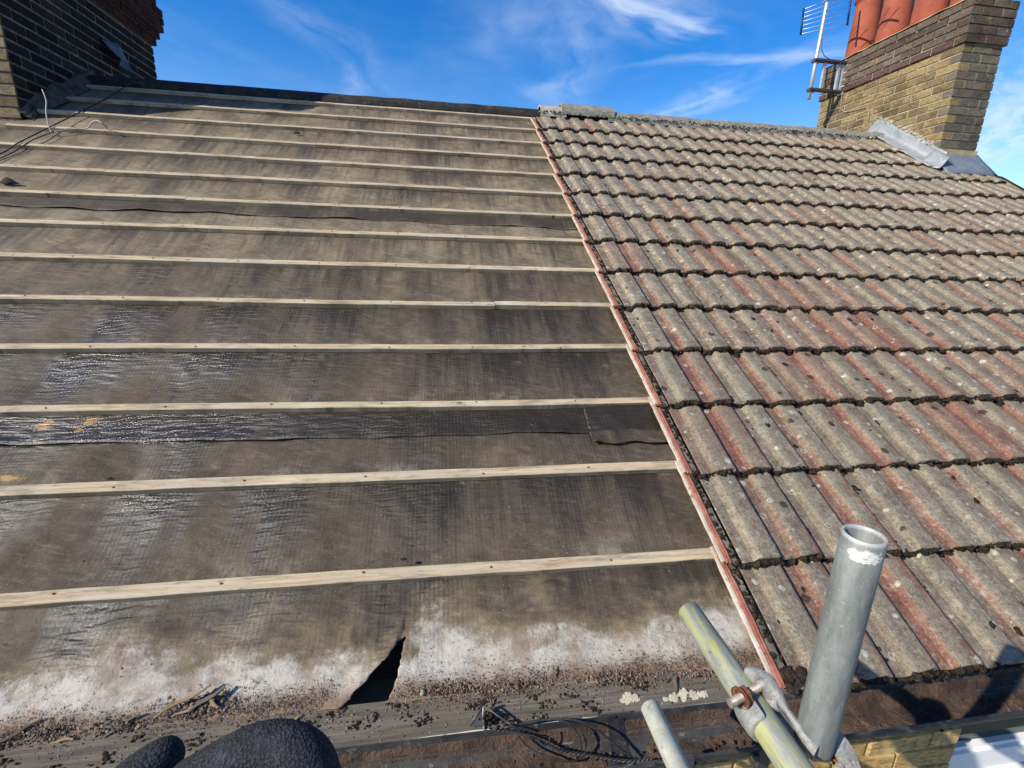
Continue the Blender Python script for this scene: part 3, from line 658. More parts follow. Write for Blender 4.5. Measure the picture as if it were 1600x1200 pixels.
def lock_mesh(seed):
    r = random.Random(seed); b = MB()
    def strip_(x0, x1, z, y0, y1, mi):
        rows_ = []
        for i in range(25):
            y = y0 + (y1 - y0) * i / 24; e = .0012 * nz(y * 14, seed * 3.1, mi); ch = .0045 * max(0, nz(y * 26, seed * 5.7, mi + 2) - .12) * 2; zt = z - ch
            rows_.append([(x0 + e + ch * .6, y, z - .012), (x0 + e + ch * .6, y, zt), (x1 + e, y, zt), (x1 + e, y, z - .012)])
        b.grid(rows_, mi, False); b.add(rows_[0], [(0, 1, 2, 3)], mi)
    strip_(-.054, -.0450, .0080, .012, TL, 1); strip_(-.0425, -.0360, .0125, .006, TL, 0); strip_(-.0340, -.0270, .0120, .004, TL, 0)
    strip_(-.0270, .002, .0050, .004, TL, 2)
    return b.mesh('interlock_edge', [ORANGE, PALE, MORTARD])
LMESH = [lock_mesh(k) for k in range(5)]
NROW, NCOL = 14, 15
S0 = -.430
for r in range(NROW):
    redrow = max(.42, 1.0 - max(0, r - 3) * .10)
    for c in range(NCOL):
        s = S0 + r * G + R_.uniform(-.005, .005); x = .054 + c * TW + R_.uniform(-.0012, .0012)
        n = NB + (.011 if c >= 12 else 0) + R_.uniform(-.001, .0015)
        o = inst('roof_tile', R_.choice(TMESH), tiled, (x, s, n), (-TILT + R_.uniform(-.006, .006), R_.uniform(-.008, .008), R_.uniform(-.008, .008)))
        o['redness'] = max(0.0, min(1.0, redrow + R_.uniform(-.38, .22)))
        if c in (0, 12):
            l = inst('interlock_edge', LMESH[R_.randrange(5)], o, (R_.uniform(-.003, .002), R_.uniform(-.004, .004), R_.uniform(-.001, .001)), (0, 0, R_.uniform(-.006, .006)))
            if c == 12: l.scale = (.25, 1, 1); l.location = (-.001, 0, .004)
def tz(x, y):
    """top of a tile at local x (0..TW), y up from its tail, in roof n above the batten plane"""
    x = x % TW
    for (x0, z0), (x1, z1) in zip(PROF, PROF[1:]):
        if x0 <= x <= x1: z = z0 + (z1 - z0) * (x - x0) / max(1e-6, x1 - x0); break
    else: z = .002
    return NB + z - y * STEP / G
# ridge tiles
def ridge_tile(x0, x1, lift, m_, seed, rad=.118, arch=1.0):
    b = MB(); rows_ = []; nseg = 14
    for i in range(9):
        x = x0 + (x1 - x0) * i / 8; row = []
        for k in range(nseg + 1):
            a = radians(-8) + (pi + radians(16)) * k / nseg
            rr = rad * (1 + .03 * nz(x * 11, k * .7, seed)) * (1.03 if i in (0,) else 1)
            yy = YR - .015 + rr * cos(a) * 1.12; zz_ = ZR - .035 + lift + rr * sin(a) * .92 * arch
            row.append((x, yy, zz_))
        rows_.append(row)
    b.grid(rows_, smooth=False)
    inn = [(p[0], YR - .015 + (p[1] - YR + .015) * .86, ZR - .035 + lift + (p[2] - ZR + .035 - lift) * .86) for p in rows_[0]]
    b.grid([inn, rows_[0]], smooth=False)
    inn = [(p[0], YR - .015 + (p[1] - YR + .015) * .86, ZR - .035 + lift + (p[2] - ZR + .035 - lift) * .86) for p in rows_[-1]]
    b.grid([rows_[-1], inn], smooth=False)
    o = b.build('ridge_tile', m_, tiled); o.matrix_parent_inverse = Matrix.Rotation(-TH, 4, 'X'); return o
tag(ridge_tile(.10, .36, .030, RIDGEL, 1), 'pale broken end ridge tile')
tag(ridge_tile(.31, .86, .056, RIDGE, 2, .122), 'raised loose ridge tile')
x = .80
for k in range(8):
    x1_ = min(x + .44, 4.05)
    if x1_ - x > .08: ridge_tile(x, x1_ - .006, (.018, .024, .016, .022)[k % 4], RIDGE, k + 5)
    x += .44
b = MB()
for i in range(420):
    x = R_.uniform(.08, 4.0); rough_lump(b, RW(x, 4.470 + R_.uniform(-.012, .02), .062 + R_.uniform(-.01, .012)), R_.uniform(.006, .015), 0, .8, sub=1)
o = b.build('ridge_mortar', RIDGE, tiled); o.matrix_parent_inverse = Matrix.Rotation(-TH, 4, 'X'); o['kind'] = 'stuff'
# right-hand verge: mortar bed along the gable
b = MB(); rows_ = []
for i in range(120):
    s = -.43 + 4.85 * i / 119; e = .006 * nz(s * 9, 2); n0 = .02 + .010 * ((s / G) % 1)
    rows_.append([(4.545 + e, s, n0 + .052), (4.575 + e, s, n0 + .040 + e), (4.585, s, n0 + .01), (4.58, s, -.12)])
b.grid(rows_, smooth=False); b.build('verge_mortar', MORTARY, tiled)

# moss, soil crumbs and joint dirt on the tiles
b = MB()
def moss(x, s, n, r, sub, flat=.75): rough_lump(b, (x, s, n), r, 0, flat, .4, sub)
for r in range(NROW):
    for c in range(NCOL):
        s = S0 + r * G; x0 = .054 + c * TW; up = .011 if c >= 12 else 0
        near = r < 5 and c < 9
        dens = 62 if near else 40 if r < 9 else 30
        for k in range(dens):
            xl_ = R_.uniform(.004, .292); z = tz(xl_, 0) + up
            if .143 < xl_ < .151: continue
            q = R_.random()
            nn = z - R_.uniform(.007, .036)
            if nz((x0 + xl_) * 7, s * 3, 2.0) < -.35 and q < .6: continue
            moss(x0 + xl_, s - R_.uniform(-.003, .006), nn, R_.uniform(.0055, .0130), 1, R_.uniform(.6, .95))
        if R_.random() < (.55 if r < 7 else .2):                          # bigger cushions below a tail
            for q in range(R_.choice((1, 1, 2, 3))):
                xl_ = R_.choice((R_.uniform(.005, .05), R_.uniform(.15, .20), R_.uniform(.26, .29))); rr = R_.uniform(.009, .018)
                moss(x0 + xl_, s - rr * .7, tz(xl_, G - .01) + up + .003, rr, 2 if near else 1, .55)
        for q in range(R_.choice((0, 0, 1, 1, 2, 3)) if r < 8 else 0):        # cushions on the face of a tile
            xl_, y = R_.uniform(.01, .28), R_.uniform(.03, .3); moss(x0 + xl_, s + y, tz(xl_, y) + up, R_.uniform(.0045, .014), 2 if near else 1, .30)
        nj = 22 if near else 8                                            # dirt caught in the side joint
        run = R_.uniform(.05, .34), R_.uniform(.02, .12)
        for k in range(nj):
            y = R_.uniform(.0, G)
            if abs(y - run[0]) > run[1] and R_.random() < .65: continue
            moss(x0 + R_.uniform(.2935, .306), s + y, tz(.01, y) + up + R_.uniform(-.004, .006), R_.uniform(.0025, .0065), 1, .8)
    for k in range(60 if r < 5 else 26):                                  # dirt in the open channel of the cut edge
        y = R_.uniform(0, G); moss(.054 + R_.uniform(-.025, .001), S0 + r * G + y, .031 - y * STEP / G + R_.uniform(0, .007), R_.uniform(.003, .0085), 1, .8)
for k in range(26): moss(.06 + R_.uniform(-.03, .03), S0 + R_.uniform(.0, .05), .03 + R_.uniform(0, .012), R_.uniform(.008, .018), 1)
o = b.build('moss', MOSS); o.rotation_euler = (TH, 0, 0); tag(o, 'dark cushions of moss along the tile tails and joints', 'moss', kind='stuff')

# ------------------------------------------------------------------ right-hand chimney
CX0, CX1, CY0, CY1 = 4.068, 4.512, 3.19, 4.95
chim = empty('brick_chimney', (4.29, 4.07, 2.2), label='yellow stock brick chimney with three red pots above the tiles', cat='chimney')
CO = Vector((4.29, 4.07, 2.2))
def cpart(name, b_, m_, par=chim, off=CO, recalc=False):
    o_ = b_.build(name, m_, recalc=recalc); o_.parent = par; o_.matrix_parent_inverse = Matrix.Translation(-off); return o_
b = MB(); b.box((CX0 + .008, CY0 + .008, 1.0), (CX1 - .008, CY1 - .008, 3.05)); b.box((CX0 - .013, CY0 - .013, 3.048), (CX1 + .013, CY1 + .013, 3.412))
cpart('mortar_core', b, MORTAR)
def brick_course(parent, off, x0, x1, y0, y1, z, flip, mats, D=.1025, hd=.066, faces=('-x', '-y'), start=0.0, skip=None, slip=0, LB=.215, j=.010):
    """one course: the long face (x0 or x1) and the short face meet at the corner with lapped bricks"""
    ml, ms = mats
    for f in faces:
        if f in ('-x', '+x'):
            a = y0 + slip + .001 if slip else y0 if flip else y0 + D + j; xx = x0 + D / 2 if f == '-x' else x1 - D / 2
            L_ = LB; first = True
            while a < y1 - .03:
                l = min(L_, y1 - a)
                if first and slip and flip: l = LB * .5
                elif first and flip: l = LB if start == 0 else .1025
                cpos = (xx, a + l / 2, z)
                if not skip or not skip(cpos): lay_brick(parent, R_.choice(ml) if isinstance(ml, list) else ml, cpos, (l, D, hd), f, off=off)
                a += l + j; first = False
        else:
            a = x0 + D + j if flip and '-x' in faces else x0; e = x1 if slip else x1 - D - j if flip and '+x' in faces else x1
            DD = slip or D
            while a < e - .03:
                l = min(.215, e - a)
                if e - (a + l) < .05: l = e - a
                lay_brick(parent, R_.choice(ms) if isinstance(ms, list) else ms, (a + l / 2, y0 + DD / 2, z), (l, DD, hd), '-y', off=off); a += l + j
def below_roof(margin):
    def f(c): return c[2] < (c[1] * math.tan(TH)) - margin and c[1] < YR or c[2] < 2.05 - margin * .3
    return f
nb = 0
for r in range(14):
    z = 3.005 - r * .0765
    if z < 2.0: break
    brick_course(chim, CO, CX0, CX1, CY0, CY1, z, r % 2 == 0, ([YBRICK], [GBRICK]), skip=below_roof(.10))
z = 3.045
for r in range(5):
    ov = .021 if r == 0 else .0245 + .0008 * r
    m2 = ([RCOURSE], [CBRICK]) if r == 0 else ([CBRICK], [CBRICK])
    brick_course(chim, CO, CX0 - ov, CX1 + ov, CY0 - ov, CY1 + ov, z + .035, r % 2 == 1, m2)
    z += .0745
b = MB(); rows_ = []                                              # flaunching mortar round the pots
for i in range(30):
    y = CY0 - .03 + (CY1 - CY0 + .06) * i / 29; row = []
    for k in range(9):
        u = k / 8; e = sin(pi * u); g_ = min(1, min(i, 29 - i) / 3)
        row.append((CX0 - .03 + (CX1 - CX0 + .06) * u, y, 3.412 + (.012 + .10 * e) * g_ + .012 * nz(y * 7, u * 4)))
    rows_.append(row)
b.grid(rows_); cpart('flaunching', b, MORTARY)
for k, yy in enumerate((4.70, 4.275, 3.85, 3.43)):
    b = MB(); Tm = Matrix.Translation((4.29, yy, 3.47))
    b.lathe([(.150, -.04), (.158, 0), (.157, .06), (.148, .30), (.139, .56), (.137, .60), (.158, .61), (.160, .66), (.142, .68), (.118, .68), (.112, .60), (.118, 0)], 28, Tm)
    cpart('chimney_pot', b, TERRA)
b = MB()
for k in range(70):
    y = R_.uniform(CY0, 4.0); zf = y * math.tan(TH) + .222 + R_.uniform(-.015, .02); rough_lump(b, (CX0 - .004, y, zf), R_.uniform(.010, .024), 0, .8)
o = cpart('mortar_pointing', b, MORTAR); o['kind'] = 'stuff'
# lead flashings: one down the side, one across the front
b = MB(); rows_ = []
for i in range(34):
    s = 3.60 + (4.80 - 3.60) * i / 33; y = s * CT; row = []
    up = (.135 + .012 * nz(s * 5, 2)) * min(1, (4.86 - s) / .2); out = .17 - .05 * max(0, min(1, (s - 4.1) / .6)) + .008 * nz(s * 9, 5)
    base_ = min(y, YR) * math.tan(TH) + .082 + .006 * nz(s * 21, 4)
    for k in range(9):
        u = k / 8
        if u < .5: row.append((CX0 - .012 - .006 * nz(s * 7, u * 3), y, base_ + up * (1 - u * 2) + .03 * u))
        else:
            v_ = (u - .5) * 2; row.append((CX0 - .016 - out * v_, y, base_ + .015 * (1 - v_) ** 2 + .006 * nz(s * 16, v_ * 2) * v_ - .004))
    rows_.append(row)
b.grid(rows_); o = cpart('lead_flashing', b, LEAD); o.modifiers.new('t', 'SOLIDIFY').thickness = .004
b = MB(); rows_ = []
for i in range(22):
    x = CX0 - .03 + (CX1 - CX0 + .05) * i / 21; row = []; fl = .06 * max(0, (i - 15) / 6) ** 2
    z0_ = CY0 * math.tan(TH) + .07
    for k in range(8):
        u = k / 7; yy = CY0 - .012 - .19 * u ** 1.2; zz_ = z0_ + .10 * (1 - u) ** 1.7 + (yy - CY0) * math.tan(TH) * u ** .7 + .008 * nz(x * 14, u * 3) * u
        row.append((x + fl * u * 1.2 - (.05 * u if i == 0 else 0), yy, zz_))
    rows_.append(row)
b.grid(rows_); o = cpart('lead_apron', b, LEADD); o.modifiers.new('t', 'SOLIDIFY').thickness = .004
b = MB(); b.box((CX0 - .006, CY0 - .016, CY0 * math.tan(TH) + .165), (CX1 + .006, CY0 + .01, CY0 * math.tan(TH) + .205), jit=.004); cpart('mortar_band', b, MORTARY)
# stiff lead corner dog-ear
b = MB(); rows_ = []
for i in range(8):
    u = i / 7; row = []
    for k in range(6):
        v_ = k / 5; row.append((CX0 - .016 - .16 * v_ * (1 - .3 * u), CY0 + .03 - .19 * u, CY0 * math.tan(TH) + .215 - .115 * u - .16 * v_ ** .8 * (1 - .35 * u) + .012 * sin(6 * v_)))
    rows_.append(row)
b.grid(rows_); o = cpart('lead_corner', b, LEAD); o.modifiers.new('t', 'SOLIDIFY').thickness = .004
# thin cable stapled down the chimney face
b = MB(); b.tube([(4.05, 4.60, 3.36), (4.052, 4.59, 3.05), (4.058, 4.58, 2.86), (4.058, 4.50, 2.80), (4.055, 4.33, 2.78), (4.055, 4.18, 2.77), (4.05, 4.12, 2.70), (4.05, 4.11, 2.60)], .004, 6)
tag(b.build('aerial_cable', MORTAR), 'thin pale cable pinned across the yellow chimney face', 'cable')

# ------------------------------------------------------------------ TV aerial on the chimney
aer = empty('tv_aerial', (4.05, 4.62, 3.2), label='silver TV aerial on a bracket fixed to the yellow chimney', cat='aerial'); AO = Vector((4.05, 4.62, 3.2))
b = MB(); b.tube([(3.632, 4.62, 2.945), (3.640, 4.62, 3.4), (3.655, 4.62, 3.96), (3.67, 4.62, 4.6)], .0195, 14); cpart('pole', b, ALU, aer, AO)
for zz_ in (3.055, 3.372):
    b = MB(); b.box((3.605, 4.585, zz_ - .011), (4.062, 4.655, zz_ + .011)); b.box((3.60, 4.592, zz_ - .026), (3.69, 4.648, zz_ - .012)); cpart('bracket_arm', b, DARKST, aer, AO)
for xx, wd in ((3.775, .014), (3.975, .014), (4.030, .010), (4.048, .008)):
    b = MB(); b.box((xx - wd, 4.612, 3.066), (xx + wd, 4.642, 3.361)); cpart('bracket_upright', b, STEELG, aer, AO)
b = MB(); b.box((4.046, 4.575, 3.02), (4.066, 4.665, 3.41)); cpart('wall_plate', b, STEELG, aer, AO)
# reflector: two blue rails with thin rods between, boom and short elements above
A_, B_ = Vector((3.33, 4.55, 3.60)), Vector((4.02, 4.68, 3.80))
rodd = (B_ - A_)
A_ = Vector((3.379, 4.62, 3.625)); B_ = Vector((3.90, 4.53, 3.735)); upv = Vector((.01, .03, .265))
A2, B2 = A_ + upv, B_ + upv * 1.35
for P0, P1 in ((A_, A2), (B_, B2)):
    b = MB(); b.tube([P0 - (P1 - P0) * .03, P1 + (P1 - P0) * .03], .011, 8); cpart('reflector_rail', b, BLUEP, aer, AO)
for k in range(7):
    u = k / 6; b = MB(); b.tube([A_.lerp(A2, u), B_.lerp(B2, u)], .0026, 6); cpart('reflector_rod', b, ALU, aer, AO)
b = MB(); b.tube([(3.64, 4.66, 3.98), (3.60, 3.9, 4.03)], .012, 6); cpart('boom', b, ALU, aer, AO)
for k in range(7):
    yy = 4.6 - .1 * k; b = MB(); b.tube([(3.46, yy, 3.99 + .005 * k), (3.80, yy, 3.995 + .005 * k)], .004, 6); cpart('director_rod', b, ALU, aer, AO)
b = MB(); b.tube([(3.655, 4.60, 3.60), (3.67, 4.59, 3.47), (3.72, 4.59, 3.41), (3.80, 4.60, 3.388)], .004, 6); cpart('feed_cable', b, RUBBER, aer, AO)

# ------------------------------------------------------------------ left-hand chimney (in its own shade)
LX0, LX1, LY0, LY1 = -4.95, -4.004, 3.112, 5.13
lch = empty('brick_chimney', (-4.5, 4.1, 2.0), label='sooty brick chimney, darkened for shade, with oversailing red courses at the bare ridge', cat='chimney'); LO = Vector((-4.5, 4.1, 2.0))
b = MB(); b.box((LX0 + .008, LY0 + .008, .8), (LX1 - .006, LY1 - .008, 3.70)); cpart('mortar_core', b, MORTARD, lch, LO)
for r in range(28):
    z = 1.80 + r * .0765
    if z > 3.06: break
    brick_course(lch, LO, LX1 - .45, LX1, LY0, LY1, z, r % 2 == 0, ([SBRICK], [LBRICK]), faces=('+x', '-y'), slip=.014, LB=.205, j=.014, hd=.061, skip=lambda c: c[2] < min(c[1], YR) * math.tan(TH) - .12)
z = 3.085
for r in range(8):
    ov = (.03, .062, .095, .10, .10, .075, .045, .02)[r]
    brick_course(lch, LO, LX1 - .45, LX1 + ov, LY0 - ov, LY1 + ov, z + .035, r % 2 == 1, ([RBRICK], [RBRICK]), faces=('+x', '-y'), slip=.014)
    b = MB(); b.box((LX0 - ov + .01, LY0 - ov + .01, z - .002), (LX1 + ov - .012, LY1 + ov - .01, z + .074)); cpart('corbel_bed', b, MORTARD, lch, LO)
    z += .0765
b = MB(); b.box((LX0 - .02, LY0 - .02, z), (LX1 + .02, LY1 + .02, z + .05), jit=.01); b.box((LX0, LY0, z + .05), (LX1, LY1, 3.82)); cpart('cap', b, MORTARD, lch, LO)
for yy in (3.5, 4.05, 4.6):
    b = MB(); b.lathe([(.17, 0), (.165, .05), (.15, .36), (.165, .38), (.165, .43), (.13, .43), (.12, .0)], 20, Matrix.Translation((-4.3, yy, 3.80))); cpart('chimney_pot', b, TERRA, lch, LO)
b = MB(); rows_ = []                                              # lumpy mortar fillet left at the foot
for i in range(40):
    y = LY0 - .01 + .95 * i / 39; zb = y * math.tan(TH) - .03; row = []; wd = .04 + .14 * abs(nz(y * 2.3, 1.5)) + .05 * max(0, 1 - abs(y - 3.6) / .4)
    for k in range(8):
        u = k / 7; row.append((LX1 - .012 + wd * u * (1 + .25 * nz(y * 6, u * 2)), y, zb + (.12 + .08 * nz(y * 5, 7)) * (1 - u) ** 1.3 + .045 * nz(y * 8, u * 5) * (u * (1 - u) * 4) + .025 * nz(y * 24, u * 16) * (u * (1 - u) * 4) + .004))
    rows_.append(row)
b.grid(rows_, smooth=False); cpart('mortar_fillet', b, simple('dirty_mortar', (.055, .045, .034), (.12, .098, .072), 16, .95, .006, .2), lch, LO)
b = MB(); rows_ = []                                              # scrap of lead left hanging from the joint
for i in range(10):
    u = i / 9; row = []
    for k in range(12):
        v_ = k / 11; y = 4.20 + .24 * v_ + .05 * u; z = 2.78 + .06 * v_ - u * (.10 + .17 * v_)
        row.append((LX1 + .018 + .05 * u * (1 + .5 * sin(v_ * 8 + u)) + .03 * abs(sin(v_ * 5.5 + .4)), y, z))
    rows_.append(row)
b.grid(rows_); o = cpart('lead_flashing', b, LEADB, lch, LO); tag(o, 'crumpled scrap of blue-grey lead'); o.modifiers.new('t', 'SOLIDIFY').thickness = .004
b = MB(); b.box((LX1 + .0, 4.42, 2.475), (LX1 + .14, 4.72, 2.497), jit=.012); o = cpart('slate_offcut', b, CHALK, lch, LO)

# loose wires at the foot of the left chimney
V3 = lambda *a: Vector(a)
def on_felt(x, s, n=.004): return RW(x, s, n)
b = MB(); pts = [V3(-3.701, 2.93, 2.003), V3(-3.680, 2.915, 1.93), V3(-3.686, 2.90, 1.852), V3(-3.677, 2.885, 1.766), V3(-3.660, 2.875, 1.715), on_felt(-3.617, 3.336), on_felt(-3.54, 3.40), on_felt(-3.46, 3.42, .008), on_felt(-3.421, 3.417, .04), on_felt(-3.385, 3.424, .062), on_felt(-3.350, 3.413, .066), on_felt(-3.325, 3.40, .055), on_felt(-3.32, 3.415, .03), on_felt(-3.335, 3.44, .004)]
def smooth_path(p, n=6):
    out = []
    for i in range(len(p) - 1):
        p0, p1, p2, p3 = p[max(i - 1, 0)], p[i], p[i + 1], p[min(i + 2, len(p) - 1)]
        for k in range(n):
            t = k / n; out.append(.5 * ((2 * p1) + (p2 - p0) * t + (2 * p0 - 5 * p1 + 4 * p2 - p3) * t * t + (3 * p1 - p0 - 3 * p2 + p3) * t ** 3))
    return out + [p[-1]]
b.tube(smooth_path(pts), .0042, 7); tag(b.build('bent_wire', WIREM), 'bent pale wire curling up from the top battens by the dark chimney', 'wire')
b = MB(); pts = [on_felt(-3.60, 4.62, .03), on_felt(-3.64, 4.14, .006), on_felt(-3.66, 3.80, .006), on_felt(-3.69, 3.45, .006), on_felt(-3.72, 3.10, .006), on_felt(-3.75, 2.92, -.01), on_felt(-3.85, 2.62, -.01), on_felt(-4.2, 2.2, -.012)]
b.tube(smooth_path(pts), .0042, 6); tag(b.build('black_cable', RUBBER), 'thin black cable lying down the slope from the dark ridge', 'cable')
b = MB(); pts = [on_felt(-3.63, 3.33, .004), on_felt(-3.67, 3.15, .006), on_felt(-3.70, 2.98, -.012), on_felt(-3.74, 2.8, -.018)]
b.tube(smooth_path(pts), .0035, 6); tag(b.build('black_cable', RUBBER), 'short black cable end below the bent pale wire', 'cable')
# small flakes of felt sticking up
for (x, s, l, lab) in ((-3.47, 2.52, .10, 'torn black felt lip sticking up at the left edge'), (-2.05, 3.66, .06, 'curled black felt scrap under an upper batten'), (-.74, 3.38, .04, 'small black felt scrap near the upper right battens'), (-1.02, .02, .02, 'dark lump resting on the lowest batten'), (-1.98, .355, .022, 'dark lump resting on the second batten from the gutter')):
    b = MB(); rows_ = []
    for i in range(7):
        u = i / 6; rows_.append([(x + l * (u - .5) + .3 * l * (v_ - .5) * nz(u * 3, x), s + l * .35 * (v_ - .5) * sin(pi * min(1, u + .15)), (-.02 if l > .03 else .0) + .004 + l * .3 * sin(pi * u) * v_) for v_ in (0, .33, .66, 1)])
    b.grid(rows_); o = b.build('felt_scrap', DECKM); o.rotation_euler = (TH, 0, 0); o.modifiers.new('t', 'SOLIDIFY').thickness = .004; tag(o, lab, 'felt scrap')
# ------------------------------------------------------------------ gutter
gut = empty('gutter', (0, -.43, -.24), label='black plastic half-round gutter full of brown silt along the eaves', cat='gutter'); GO = Vector((0, -.43, -.24))
GYC, GZC, GR = -.4295, -.2365, .062
def gutter_len(x0, x1, r=GR, th=.003):
    b = MB(); sec = []
    for k in range(19):
        a = pi + pi * k / 18; sec.append((GYC + r * cos(a), GZC + r * sin(a)))
    sec = [(GYC - r - .004, GZC + .010), (GYC - r - .0055, GZC + .004)] + sec + [(GYC + r, GZC + .008)]
    ins = [(GYC + (y - GYC) * (1 - th / r * 1.0), GZC + (z - GZC) * (1 - th / r) + (th * .2)) for y, z in sec[::-1]]
    full = sec + ins + [sec[0]]
    n = max(2, int((x1 - x0) / .25)); rows_ = [[(x0 + (x1 - x0) * i / n, y, z + .002 * nz((x0 + (x1 - x0) * i / n) * 1.5, 2)) for y, z in full] for i in range(n + 1)]
    b.grid(rows_, smooth=False); return b
cpart('gutter_length', gutter_len(-5.6, -.455), BLACKP, gut, GO); cpart('gutter_length', gutter_len(-.45, 4.56), BLACKP, gut, GO)
cpart('gutter_union', gutter_len(-.50, -.405, GR + .0045, .003), BLACKP, gut, GO)
b = MB()
for k in range(24):                                               # inner strap of the union
    pass
rows_ = []
for i in range(5):
    x = -.475 + .045 * i / 4; rows_.append([(x, GYC + (GR - .005) * cos(pi + pi * k / 16), GZC + (GR - .005) * sin(pi + pi * k / 16)) for k in range(17)])
b.grid(rows_); cpart('union_strap', b, RUBBER, gut, GO)
b = MB(); b.box((-5.6, FY - .0135, -.36), (4.5, FY - .001, -.246)); cpart('fascia_board', b, OLDWOOD, gut, GO)
for xx in (-.335, -.13, .95, -1.7, -2.5):
    b = MB(); b.box((xx, -.502, -.292), (xx + .030, -.488, -.226)); b.box((xx + .003, -.489, -.304), (xx + .027, -.37, -.299)); b.box((xx + .004, -.489, -.232), (xx + .026, -.478, -.226)); b.box((xx - .012, -.500, -.270), (xx + .042, -.489, -.250)); cpart('gutter_bracket', b, BLACKP, gut, GO)
# silt in the gutter
b = MB(); rows_ = []
for i in range(700):
    x = -2.6 + 4.2 * i / 699; lev = -.290 + .006 * nz(x * 2.2, 3); lev += .004 if x > .05 else 0
    if -.50 < x < -.38: lev -= .016
    row = []
    for k in range(15):
        y = GYC - GR * .93 + 2 * GR * .93 * k / 14; zz_ = lev + .004 * nz(x * 18, y * 18) + .0035 * nz(x * 60, y * 60, 4) + .002 * nz(x * 140, y * 140)
        bott = GZC - sqrt(max(0, (GR - .0035) ** 2 - (y - GYC) ** 2)); row.append((x, y, max(zz_, bott)))
    rows_.append(row)
for k in range(900):
    x = R_.uniform(-.30, 1.6) if k % 3 else R_.uniform(-2.4, 1.6); y = GYC + R_.gauss(0, .022)
    if abs(y - GYC) < .045 and nz(x * 6, y * 30) > -.1: rough_lump(b, (x, y, -.287 + R_.uniform(-.002, .003)), R_.uniform(.002, .0065), 0, .8)
b.grid(rows_); tag(b.build('silt', SILT), 'brown silt lying in the black gutter', 'silt', kind='stuff')

# ------------------------------------------------------------------ dirt along the foot of the felt
b = MB()
def grit(x, s, n, r, mi=0, sub=0): rough_lump(b, (x, s, n), r, mi, .7, .4, sub)
for k in range(15000):
    x = R_.uniform(-2.25, .03); w_ = abs(R_.gauss(0, .022)); s = -.342 - .007 * (x + .9) + w_ * (1.1 if R_.random() < .75 else -.9)
    dn_ = nz(x * 5, 2.0) + .25
    if R_.random() > .35 + dn_: continue
    if in_poly(x, s, HOLE): continue
    base_ = felt_n(x, s) + .002 if s > -.345 else bn(s) + .001
    grit(x, s, base_ + R_.uniform(0, .0035), R_.uniform(.0006, .0021), 0 if R_.random() < .88 else 1, 0)
for (cx, cs, wx, ws, n_) in ((-1.50, -.312, .07, .020, 420), (-1.86, -.335, .08, .012, 300), (-1.68, -.335, .06, .012, 240), (-.88, -.335, .07, .014, 300), (-.72, -.342, .10, .010, 220), (-.42, -.345, .12, .012, 260), (-.15, -.36, .10, .012, 150)):
    for k in range(n_):
        x = R_.gauss(cx, wx * .55); s = max(R_.gauss(cs, ws * .7), -.40)
        if in_poly(x, s, HOLE): continue
        h = .012 * math.exp(-((x - cx) / wx) ** 2 - ((s - cs) / ws) ** 2)
        grit(x, s, (felt_n(x, s) if s > -.345 else bn(s)) + R_.uniform(.0, .3) * h + h * .7, R_.uniform(.0012, .0038), R_.choice((0, 0, 0, 0, 1, 2)), 0 if k % 3 else 1)
for k in range(700):                                              # crumbs on the eaves board
    x = R_.uniform(-2.2, .1); s = R_.uniform(-.428, -.36); grit(x, s, bn(s) + R_.uniform(0, .0015), R_.uniform(.0007, .0024) * (1.5 if nz(x * 9, 4) > .25 else 1), R_.choice((0, 1, 2)), 0)
for k in range(46):                                               # clots of moss and dead leaf on the board
    cx, cs = R_.uniform(-2.1, .05), R_.uniform(-.430, -.352)
    for q in range(R_.randint(5, 26)):
        x, s = R_.gauss(cx, .014), max(-.437, min(-.346, R_.gauss(cs, .006))); grit(x, s, bn(s) + R_.uniform(0, .004), R_.uniform(.0014, .0042), R_.choice((0, 2, 2, 2)), 1)
for k in range(500):                                              # scatter further up
    x = R_.uniform(-2.3, .0); s = abs(R_.gauss(0, .35)) - .30
    if in_poly(x, s, HOLE) or s > 1.2: continue
    grit(x, s, felt_n(x, s) + .001, R_.uniform(.0008, .0022), R_.choice((0, 1, 1, 2)), 0)
o = b.build('debris', [GRIT, simple('pale_grit', (.20, .16, .12), (.32, .27, .21), 30), MOSS]); o.rotation_euler = (TH, 0, 0)
tag(o, 'brown grit and crumbs gathered along the foot of the felt', 'debris', kind='stuff')
# a thin bed of crumbs
b2 = MB(); rows_ = []
for i in range(900):
    x = -2.3 + 2.34 * i / 899; row = []
    for j in range(15):
        v_ = j / 14; s = -.372 + .075 * v_ - .006 * (x + .9); m_ = sin(pi * v_) * (.45 + .9 * nz(x * 3.3, 2.0) + .5 * nz(x * 11, v_ * 3)) 
        g_ = nz(x * 190, s * 190) * .0014 + nz(x * 75, s * 75, 3) * .0022 + nz(x * 30, s * 30, 5) * .002
        top = felt_n(x, s) if s > -.347 else bn(s)
        row.append((x, s, top - .0035 + .0058 * m_ + g_ * (1 if m_ > .1 else .3) - (.03 if in_poly(x, s, HOLE) or near_poly(x, s, HOLE)[0] < .006 else 0)))
    rows_.append(row)
nc_ = len(rows_[0]); b2.add([p for r_ in rows_ for p in r_], [(i * nc_ + j, i * nc_ + j + 1, (i + 1) * nc_ + j + 1, (i + 1) * nc_ + j) for i in range(len(rows_) - 1) for j in range(nc_ - 1)
        if not (in_poly(rows_[i][j][0], rows_[i][j][1], HOLE) or near_poly(rows_[i][j][0], rows_[i][j][1], HOLE)[0] < .007)])
o = b2.build('soil', GRIT); o.rotation_euler = (TH, 0, 0); tag(o, 'bed of reddish brown soil where the felt meets the eaves board', 'soil', kind='stuff')
